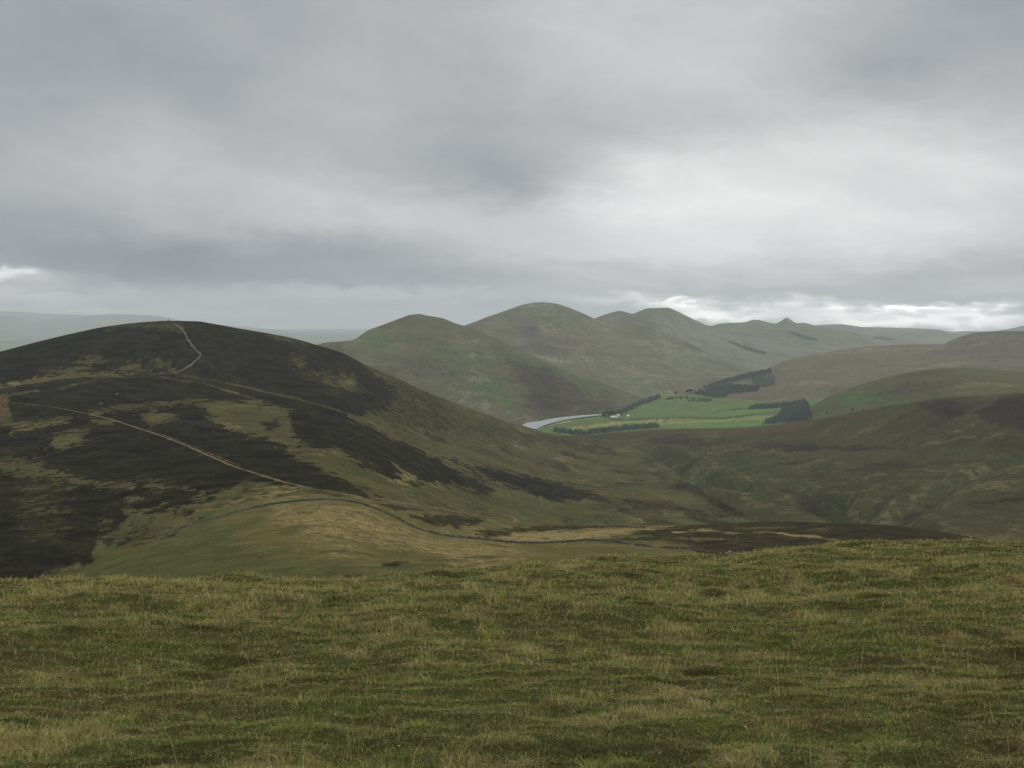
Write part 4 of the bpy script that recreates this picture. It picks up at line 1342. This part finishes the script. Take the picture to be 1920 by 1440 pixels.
# ------------------------------------------------------------------ farm
m_white = plain_mat('white_render', (0.82, 0.82, 0.79), 0.85, 0.08, 1.5)
m_slate = plain_mat('slate', (0.07, 0.075, 0.085), 0.7, 0.3, 2.5)
m_tin = plain_mat('pale_tin', (0.75, 0.77, 0.78), 0.6, 0.08, 1.5)
m_glass = plain_mat('window_glass', (0.02, 0.025, 0.03), 0.1, spec=0.5)
m_door = plain_mat('door_paint', (0.05, 0.06, 0.05), 0.6, 0.2, 3)
m_stone = plain_mat('field_stone', (0.12, 0.118, 0.09), 0.95, rgb2=(0.05, 0.052, 0.038), scale=1.1)
m_pale = plain_mat('pale_stone', (0.17, 0.165, 0.15), 0.95, rgb2=(0.08, 0.078, 0.07), scale=2.0)


def house(name, px, py, L, W, H, RH, rz, label, wall_m, roof_m, chim=2, wins=3):
    q = hit(px, py, VAL)
    o = empty(name, (q.x, q.y, q.z - 0.2), rz)
    tag(o, label, 'building')
    a = MB()
    x, y = L / 2, W / 2
    a.add([(-x, -y, 0), (x, -y, 0), (x, y, 0), (-x, y, 0), (-x, -y, H), (x, -y, H), (x, y, H), (-x, y, H), (-x, 0, H + RH), (x, 0, H + RH)],
          [(0, 1, 5, 4), (1, 2, 6, 9, 5), (2, 3, 7, 6), (3, 0, 4, 8, 7)])
    a.build('wall', wall_m, o)
    r = MB()
    e, th_ = 0.35, 0.18
    s_ = RH / y
    for sg in (-1, 1):
        ye = sg * (y + e)
        ze = H - e * s_
        vs = [(-x - e, ye, ze), (x + e, ye, ze), (x + e, 0, H + RH), (-x - e, 0, H + RH)]
        vs = [(v_[0], v_[1], v_[2] + 0.03) for v_ in vs] + [(v_[0], v_[1], v_[2] + 0.03 + th_) for v_ in vs]
        r.add(vs, [(3, 2, 1, 0), (4, 5, 6, 7), (0, 1, 5, 4), (1, 2, 6, 5), (2, 3, 7, 6), (3, 0, 4, 7)])
    ro = r.build('roof', roof_m, o)
    for i in range(chim):
        cx = (-x + 0.5) if i == 0 else (x - 0.5)
        c = MB()
        c.box(cx - .45, cx + .45, -.4, .4, H + RH - 0.5, H + RH + 1.1)
        c.box(cx - .2, cx + .2, -.18, .18, H + RH + 1.1, H + RH + 1.5)
        c.build('chimney', wall_m, ro)
    for i in range(wins):
        wx = -x + L * (i + 0.5) / wins
        if i == wins // 2:
            dm = MB()
            dm.box(wx - .55, wx + .55, -y - .06, -y - .003, 0.2, 2.3)
            dm.build('door', m_door, o)
        else:
            wm = MB()
            wm.box(wx - .55, wx + .55, -y - .05, -y - .003, 1.1, 2.4)
            wm.build('window', m_glass, o)
    return o


house('farmhouse', 1149, 783.2, 13, 6, 3.3, 2.0, 0.08, 'long low white farmhouse beside the dark grove', m_white, m_tin)
house('cottage', 1157.3, 783, 5.5, 5.5, 3.8, 2.3, 1.2, 'small white gabled building just right of the long farmhouse', m_white, m_slate, 1, 3)
house('barn', 1159, 780.2, 7, 5, 3.2, 1.8, -0.5, 'pale roofed barn behind the small white gabled building', m_white, m_tin, 0, 3)
house('shed', 1177.5, 781, 6, 4.5, 2.8, 1.6, 0.3, 'white shed standing alone on the pasture right of the farm', m_white, m_tin, 0, 3)

# ------------------------------------------------------------------ drystone wall on the spur
WALLPX = [(288, 1008), (330, 994), (370, 981), (400, 973), (440, 962), (480, 952), (520, 944.5), (560, 940), (600, 937.5), (640, 938.5), (665, 942), (690, 949), (715, 958), (740, 970), (762, 982), (785, 993), (810, 1000),
          (840, 1006), (880, 1009), (920, 1014), (960, 1018), (1000, 1019), (1050, 1018), (1085, 1014.5), (1110, 1013.5), (1150, 1017), (1200, 1024), (1240, 1028), (1270, 1028.5), (1300, 1031), (1330, 1037)]


def stone_wall(pts, label, h=1.25, w=0.55, step=1.0, allow=None, mat=None):
    l = ground_line(pts, step, allow, 0.1)
    # refine
    fine = []
    for a, b in zip(l[:-1], l[1:]):
        n_ = max(1, int((b - a).length / 0.45))
        for i in range(n_):
            fine.append(a.lerp(b, i / n_))
    vs, fs = [], []
    nprof = 6
    zc = [drop(q.x, q.y) for q in fine]
    zz = np.array([z if z is not None else q.z for z, q in zip(zc, fine)])
    for i, q in enumerate(fine):
        a, b = fine[max(0, i - 3)], fine[min(len(fine) - 1, i + 3)]
        tx, ty = b.x - a.x, b.y - a.y
        ln = math.hypot(tx, ty) or 1
        nx, ny = -ty / ln, tx / ln
        g = float(noise2(np.array([i * 0.045]), np.array([2.0]), 4)[0])
        hh = h * (1 + 0.45 * g + random.uniform(-.22, .22)) * (0.3 if g < -0.5 else 1)
        for (s_, zf) in ((-.5, -.3), (-.46, .45), (-.3, 1), (.3, 1), (.46, .45), (.5, -.3)):
            vs.append((q.x + nx * w * s_ + random.uniform(-.05, .05), q.y + ny * w * s_ + random.uniform(-.05, .05), zz[i] + (hh * zf + (random.uniform(-.07, .07) if zf > 0 else 0))))
    for i in range(len(fine) - 1):
        for j in range(nprof - 1):
            fs.append((i * nprof + j, i * nprof + j + 1, (i + 1) * nprof + j + 1, (i + 1) * nprof + j))
    o = link_mesh('stone_wall', np.array(vs), np.array(fs), mat or m_stone, smooth=False)
    return tag(o, label, 'wall')


stone_wall(WALLPX, 'long grey drystone wall winding along the crest of the grassy spur', allow={'spur'}, h=0.8)
m_walld = plain_mat('far_wall_stone', (0.17, 0.165, 0.14), 0.95, rgb2=(0.1, 0.1, 0.085), scale=0.4)
stone_wall([(1516, 789), (1540, 785), (1565, 780.2), (1600, 773.5), (1650, 765)], 'pale field wall along the moor top right of the plantation', 1.6, 1.0, 1.0, {'burn_moor'}, m_walld)


def rock_mesh(r, seed, mat):
    rr_ = random.Random(seed)
    import bmesh
    bm = bmesh.new()
    bmesh.ops.create_icosphere(bm, subdivisions=2, radius=1.0)
    ax = (rr_.uniform(.8, 1.3), rr_.uniform(.7, 1.1), rr_.uniform(.45, .7))
    pl = [Vector((rr_.gauss(0, 1), rr_.gauss(0, 1), rr_.gauss(0, 1))).normalized() for _ in range(7)]
    for v in bm.verts:
        c = v.co.copy()
        for n_ in pl:
            dd = c.dot(n_) - 0.72
            if dd > 0:
                c -= n_ * dd
        v.co = Vector((c.x * ax[0], c.y * ax[1], c.z * ax[2])) * r
    me = bpy.data.meshes.new('rock')
    bm.to_mesh(me)
    bm.free()
    me.materials.append(mat)
    return me


for i, (x, y, r, lab) in enumerate(((1362, 1037.5, .8, 'low grey boulder at the left of the stone heap by the wall end'), (1368, 1035.5, 1.1, 'largest pale boulder at the back of the stone heap by the wall end'),
                                    (1374, 1037, .8, 'pale boulder in the middle of the stone heap by the wall end'), (1380, 1038, .9, 'pale boulder right of the middle of the stone heap'),
                                    (1386, 1039.5, .6, 'small boulder at the right edge of the stone heap'), (1372, 1039, .5, 'small grey boulder at the front of the stone heap'))):
    q = hit(x, y, {'spur'})
    if q is None:
        continue
    o = inst('boulder', rock_mesh(r, 40 + i, m_pale))
    o.location = (q.x, q.y, q.z + r * 0.12)
    o.rotation_euler = (0, 0, i * 1.1)
    tag(o, lab, 'boulder', 'boulders at the wall end')

for i, (x, y, r, lab) in enumerate(((445, 717.5, 1.5, 'pale stone on the dark heather right of the summit path'), (219, 739, 1.4, 'pale stone on the dark heather below the double track'),
                                    (189, 757.5, 1.5, 'pale stone on the dark heather above the path junction'), (530, 1084.5, .55, 'small pale stone on the spur just beyond the hilltop edge'))):
    q = hit(x, y, HILL)
    o = inst('boulder', rock_mesh(r, 60 + i, m_pale))
    o.location = (q.x, q.y, q.z + r * 0.15)
    tag(o, lab, 'boulder', 'pale stones on the hills')

# summit cairn
q = hit(316, 602.2, HILL)
c = MB()
random.seed(5)
for k in range(9):
    f = k / 8
    rad = 1.25 * (1 - 0.62 * f)
    n_ = 9
    z = 0.26 * k - 0.2
    lo = [(rad * random.uniform(.9, 1.1) * math.cos(6.283 * i / n_), rad * random.uniform(.9, 1.1) * math.sin(6.283 * i / n_), z) for i in range(n_)]
    hi = [(v_[0] * .95, v_[1] * .95, z + .26) for v_ in lo]
    c.add(lo + hi, [(i, (i + 1) % n_, n_ + (i + 1) % n_, n_ + i) for i in range(n_)] + [tuple(range(n_, 2 * n_))])
o = c.build('summit_cairn', m_stone)
o.location = (q.x, q.y, q.z)
tag(o, 'small dark stone cairn on the summit of the heather hill', 'cairn')


# ------------------------------------------------------------------ skinned figures
def skinned(name, verts, edges, radii, mat, level=1, root=0):
    me = bpy.data.meshes.new(name)
    me.from_pydata(verts, edges, [])
    o = bpy.data.objects.new(name, me)
    COL.objects.link(o)
    sk = o.modifiers.new('skin', 'SKIN')
    for i, r in enumerate(radii):
        me.skin_vertices[0].data[i].radius = (r, r) if not isinstance(r, tuple) else r
    me.skin_vertices[0].data[root].use_root = True
    ss = o.modifiers.new('sub', 'SUBSURF')
    ss.levels = ss.render_levels = level
    bpy.context.view_layer.update()
    ev = o.evaluated_get(bpy.context.evaluated_depsgraph_get())
    m2 = bpy.data.meshes.new_from_object(ev)
    m2.materials.clear()
    m2.materials.append(mat)
    for q_ in m2.polygons:
        q_.use_smooth = True
    bpy.data.objects.remove(o)
    return m2


m_wool = plain_mat('sheep_wool', (0.62, 0.6, 0.54), 0.95, 0.2, 6)
sv = [(0, 0, .62), (.35, 0, .66), (-.35, 0, .66), (.55, 0, .72), (.68, 0, .88), (.84, 0, .84), (-.5, 0, .62),
      (.34, .13, .38), (.34, .13, .03), (.34, -.13, .38), (.34, -.13, .03), (-.38, .13, .38), (-.40, .13, .2), (-.38, .13, .03), (-.38, -.13, .38), (-.40, -.13, .2), (-.38, -.13, .03)]
se = [(0, 1), (0, 2), (1, 3), (3, 4), (4, 5), (2, 6), (1, 7), (7, 8), (1, 9), (9, 10), (2, 11), (11, 12), (12, 13), (2, 14), (14, 15), (15, 16)]
sr = [.29, .25, .26, .17, .11, .07, .12, .08, .045, .08, .045, .1, .05, .045, .1, .05, .045]
sheep_me = skinned('sheep', sv, se, sr, m_wool)
SH = [(966, 829, 'white sheep highest of the small group on the moor below the loch'), (969.5, 833, 'white sheep at the right of the small group below the loch'), (965.5, 837.5, 'white sheep lowest of the small group below the loch'),
      (972, 826.5, 'white sheep furthest right and uphill of the small group'), (902, 822.5, 'white sheep alone above the line of three on the flank'),
      (919, 835, 'white sheep at the left of the line of three on the flank'), (922.5, 836.5, 'white sheep in the middle of the line of three on the flank'), (927, 838, 'white sheep at the right of the line of three on the flank')]
for i, (x, y, lab) in enumerate(SH):
    q = hit(x, y, HILL)
    o = inst('sheep', sheep_me)
    o.location = q
    o.rotation_euler = (0, 0, i * 2.1)
    o.scale = (1.15, 1.15, 1.15)
    tag(o, lab, 'sheep', 'sheep grazing on the moor')

# a walker on the path
q = hit(404, 859, HILL)
m_coat = plain_mat('dark_clothes', (0.012, 0.013, 0.016), 0.9, 0.3, 8)
pv_ = [(0, 0, .95), (0, .0, 1.2), (0, .01, 1.42), (0, .02, 1.54), (0, .03, 1.66), (0, .04, 1.74),
       (.1, 0, .88), (.12, .10, .5), (.12, .02, .08), (.12, .16, .03), (-.1, 0, .88), (-.12, -.12, .5), (-.12, -.28, .1), (-.12, -.16, .04),
       (.2, .01, 1.4), (.25, -.06, 1.14), (.25, .06, .9), (-.2, .01, 1.4), (-.25, .06, 1.14), (-.24, .2, .93)]
pe_ = [(0, 1), (1, 2), (2, 3), (3, 4), (4, 5), (0, 6), (6, 7), (7, 8), (8, 9), (0, 10), (10, 11), (11, 12), (12, 13), (2, 14), (14, 15), (15, 16), (2, 17), (17, 18), (18, 19)]
pr_ = [.16, .17, .16, .065, .1, .085, .11, .075, .055, .04, .11, .075, .055, .04, .075, .055, .04, .075, .055, .04]
o = inst('person', skinned('person', pv_, pe_, pr_, m_coat))
o.location = q
o.rotation_euler = (0, 0, 2.2)
tag(o, 'small distant walker in dark clothes on the earth path across the heather', 'person')

# ------------------------------------------------------------------ grass
random.seed(3)
NB, NX = 620000, 220000          # the slope ahead, and its margins left, right and towards the feet
pxs = np.concatenate([R.uniform(-160, 2080, NB), R.uniform(-1150, 3050, NX)])
ds = np.exp(np.concatenate([R.uniform(math.log(4.4), math.log(54.0), NB), R.uniform(math.log(2.2), math.log(54.0), NX)]))
NB += NX
base = fg_at(pxs, ds)
X, Y = base[:, 0], base[:, 1]
base[:, 2] += hummock(X, Y) - 0.01
straw, dark, moss = turf(X, Y)
tus = sstep(0.1, 0.5, fbm(X / 0.55, Y / 0.6, 3, 321) + 0.35 * (straw - 0.4))      # tussocks
far = sstep(8, 26, ds)
rnd = R.uniform(0, 1, NB)
is_straw = R.uniform(0, 1, NB) < (0.24 + 0.5 * straw)
ht = (0.022 + 0.034 * rnd) * (1 + 0.9 * tus) * (1 - 0.45 * dark) * (1 + 0.4 * is_straw * tus) * (1 + 0.25 * far)
# a few tall dead stalks
stalk = R.uniform(0, 1, NB) < 0.0012
ht *= 0.62 + 0.38 * sstep(6, 16, ds)
ht = np.where(stalk, R.uniform(0.12, 0.24, NB), ht)
wd = np.maximum(0.0022, 0.00042 * ds) * R.uniform(0.7, 1.5, NB)
wd = np.where(stalk, wd * 0.7, wd)
fa = R.uniform(0, 2 * math.pi, NB)
clump = fbm(X / 0.3, Y / 0.3, 2, 331) * 7 + 0.6
la = clump + R.normal(0, 1.1, NB)
lean = ht * np.clip(R.normal(0.85, 0.4, NB), 0.1, 1.7) * np.where(stalk, 0.5, 1)
wx, wy = np.cos(fa) * wd * 0.5, np.sin(fa) * wd * 0.5
lx, ly = np.cos(la) * lean, np.sin(la) * lean
V = np.zeros((NB, 5, 3), np.float32)
V[:, 0] = base - np.stack([wx, wy, np.zeros(NB)], 1)
V[:, 1] = base + np.stack([wx, wy, np.zeros(NB)], 1)
mid = base + np.stack([lx * 0.32, ly * 0.32, ht * 0.6], 1)
V[:, 2] = mid - np.stack([wx, wy, np.zeros(NB)], 1) * 0.8
V[:, 3] = mid + np.stack([wx, wy, np.zeros(NB)], 1) * 0.8
V[:, 4] = base + np.stack([lx, ly, ht * np.where(lean > ht * 0.8, 0.8, 1.0)], 1)
Fi = (np.arange(NB)[:, None, None] * 5 + np.array([[0, 1, 2], [1, 3, 2], [2, 3, 4]])[None]).reshape(-1, 3)
g1, g2 = np.array(lin(78, 83, 48, KF)[:3]), np.array(lin(100, 100, 62, KF)[:3])
s1, s2 = np.array(lin(134, 126, 84, KF)[:3]), np.array(lin(112, 104, 66, KF)[:3])
d1 = np.array(lin(48, 56, 28, KF)[:3])
b1 = np.array(lin(84, 66, 46, KF)[:3])
mx = R.uniform(0, 1, (NB, 1))
colr = g1 * (1 - mx) + g2 * mx
colr = colr * (1 - 0.35 * moss[:, None]) + np.array(lin(74, 86, 40, KF)[:3]) * 0.35 * moss[:, None]
colr = np.where(is_straw[:, None], s1 * mx + s2 * (1 - mx), colr)
dk = (R.uniform(0, 1, NB) < dark * 0.8)
colr = np.where(dk[:, None], d1 * (1 - mx * .4) + b1 * mx * .4, colr)
rust = sstep(0.28, 0.5, fbm(X / 0.5 - 20, Y / 0.55, 3, 341)) * sstep(0.0, 0.3, fbm(X / 3 + 7, Y / 3, 2, 342))
colr = np.where((R.uniform(0, 1, NB) < rust * 0.6)[:, None], np.array(lin(92, 66, 48, KF)[:3]), colr)
lime = sstep(0.3, 0.5, fbm(X / 0.45 + 60, Y / 0.5, 3, 343))
colr = np.where((R.uniform(0, 1, NB) < lime * 0.6)[:, None], np.array(lin(96, 108, 44, KF)[:3]), colr)
colr = colr * 1.22
colr = np.where(stalk[:, None], s1 * 1.25, colr)
colr = colr * R.uniform(0.5, 1.5, (NB, 1))
ca = np.ones((NB, 5, 4), np.float32)
ca[:, :, :3] = colr[:, None, :]
mg, t = new_mat('grass_blades')
at = t.n('ShaderNodeAttribute', attribute_name='tone')
b1_ = t.n('ShaderNodeBsdfDiffuse')
t.put(b1_.inputs[0], at.outputs['Color'])
b2_ = t.n('ShaderNodeBsdfTranslucent')
t.put(b2_.inputs[0], at.outputs['Color'])
ms = t.n('ShaderNodeMixShader')
ms.inputs[0].default_value = 0.3
t.t.links.new(b1_.outputs[0], ms.inputs[1])
t.t.links.new(b2_.outputs[0], ms.inputs[2])
og = t.n('ShaderNodeOutputMaterial')
t.t.links.new(ms.outputs[0], og.inputs[0])
gr = link_mesh('grass', V.reshape(-1, 3), Fi, mg, smooth=False, attrs={'tone': ca.reshape(-1, 4)})
gr['kind'] = 'stuff'

# small pale stones lying in the turf
SMALL = [(1005, 1296, .011), (993, 1312, .010), (857, 1318, .010), (748, 1404, .009), (1398, 1369, .01)]
m_chip = plain_mat('weathered_stone', (0.26, 0.24, 0.2), 0.95, rgb2=(0.15, 0.14, 0.12), scale=2.0)
rks = [rock_mesh(1.0, 90 + i, m_chip) for i in range(3)]
for i, (x, y, r) in enumerate(SMALL):
    q = hit(x, y, {'hilltop'})
    if q is None:
        continue
    o = inst('pebble', rks[i % 3])
    o.location = (q.x, q.y, q.z + r * 1.6)
    o.scale = (r * 1.2,) * 3
    o.rotation_euler = (0, 0, i * 1.7)
    tag(o, 'small pale stone half hidden in the foreground grass', 'stone', 'pale stones in the turf')
#@@END2
build_world()

sun = bpy.data.lights.new('sun', 'SUN')
sun.energy = 1.4
sun.angle = math.radians(16)
sun.color = (1.0, 0.96, 0.9)
so = bpy.data.objects.new('sun', sun)
COL.objects.link(so)
dirv = Vector((math.sin(SUN_AZ) * math.cos(SUN_EL), math.cos(SUN_AZ) * math.cos(SUN_EL), math.sin(SUN_EL)))
so.rotation_euler = dirv.to_track_quat('Z', 'Y').to_euler()

# ------------------------------------------------------------------ haze
HX, HZ0, HZ1 = HSIDE, -400.0, HTOP
hv = np.array([(x, y, z) for z in (HZ0, HZ1) for x, y in ((-HX, -HX), (HX, -HX), (HX, HX), (-HX, HX))])
hf = np.array([(3, 2, 1, 0), (4, 5, 6, 7), (0, 1, 5, 4), (1, 2, 6, 5), (2, 3, 7, 6), (3, 0, 4, 7)])
hm, t = new_mat('haze')
pv = t.n('ShaderNodeVolumePrincipled')
pv.inputs['Color'].default_value = (0.87, 0.955, 1.0, 1)
pv.inputs['Density'].default_value = HAZE
pv.inputs['Anisotropy'].default_value = 0.2
ho = t.n('ShaderNodeOutputMaterial')
t.t.links.new(pv.outputs[0], ho.inputs['Volume'])
haze = link_mesh('haze', hv, hf, hm, smooth=False)
haze['kind'] = 'stuff'

# ------------------------------------------------------------------ render settings
S.render.engine = 'CYCLES'
S.view_settings.view_transform = 'Standard'
S.view_settings.look = 'None'
S.view_settings.exposure = 0
S.view_settings.gamma = 1
S.view_settings.use_curve_mapping = False
cy = S.cycles
cy.max_bounces = 4
cy.diffuse_bounces = 2
cy.glossy_bounces = 2
cy.volume_bounces = 0
cy.transparent_max_bounces = 8
cy.use_adaptive_sampling = False
S.cycles.use_denoising = True
try:
    S.cycles.denoiser = "OPENIMAGEDENOISE"
except Exception:
    S.cycles.use_denoising = False
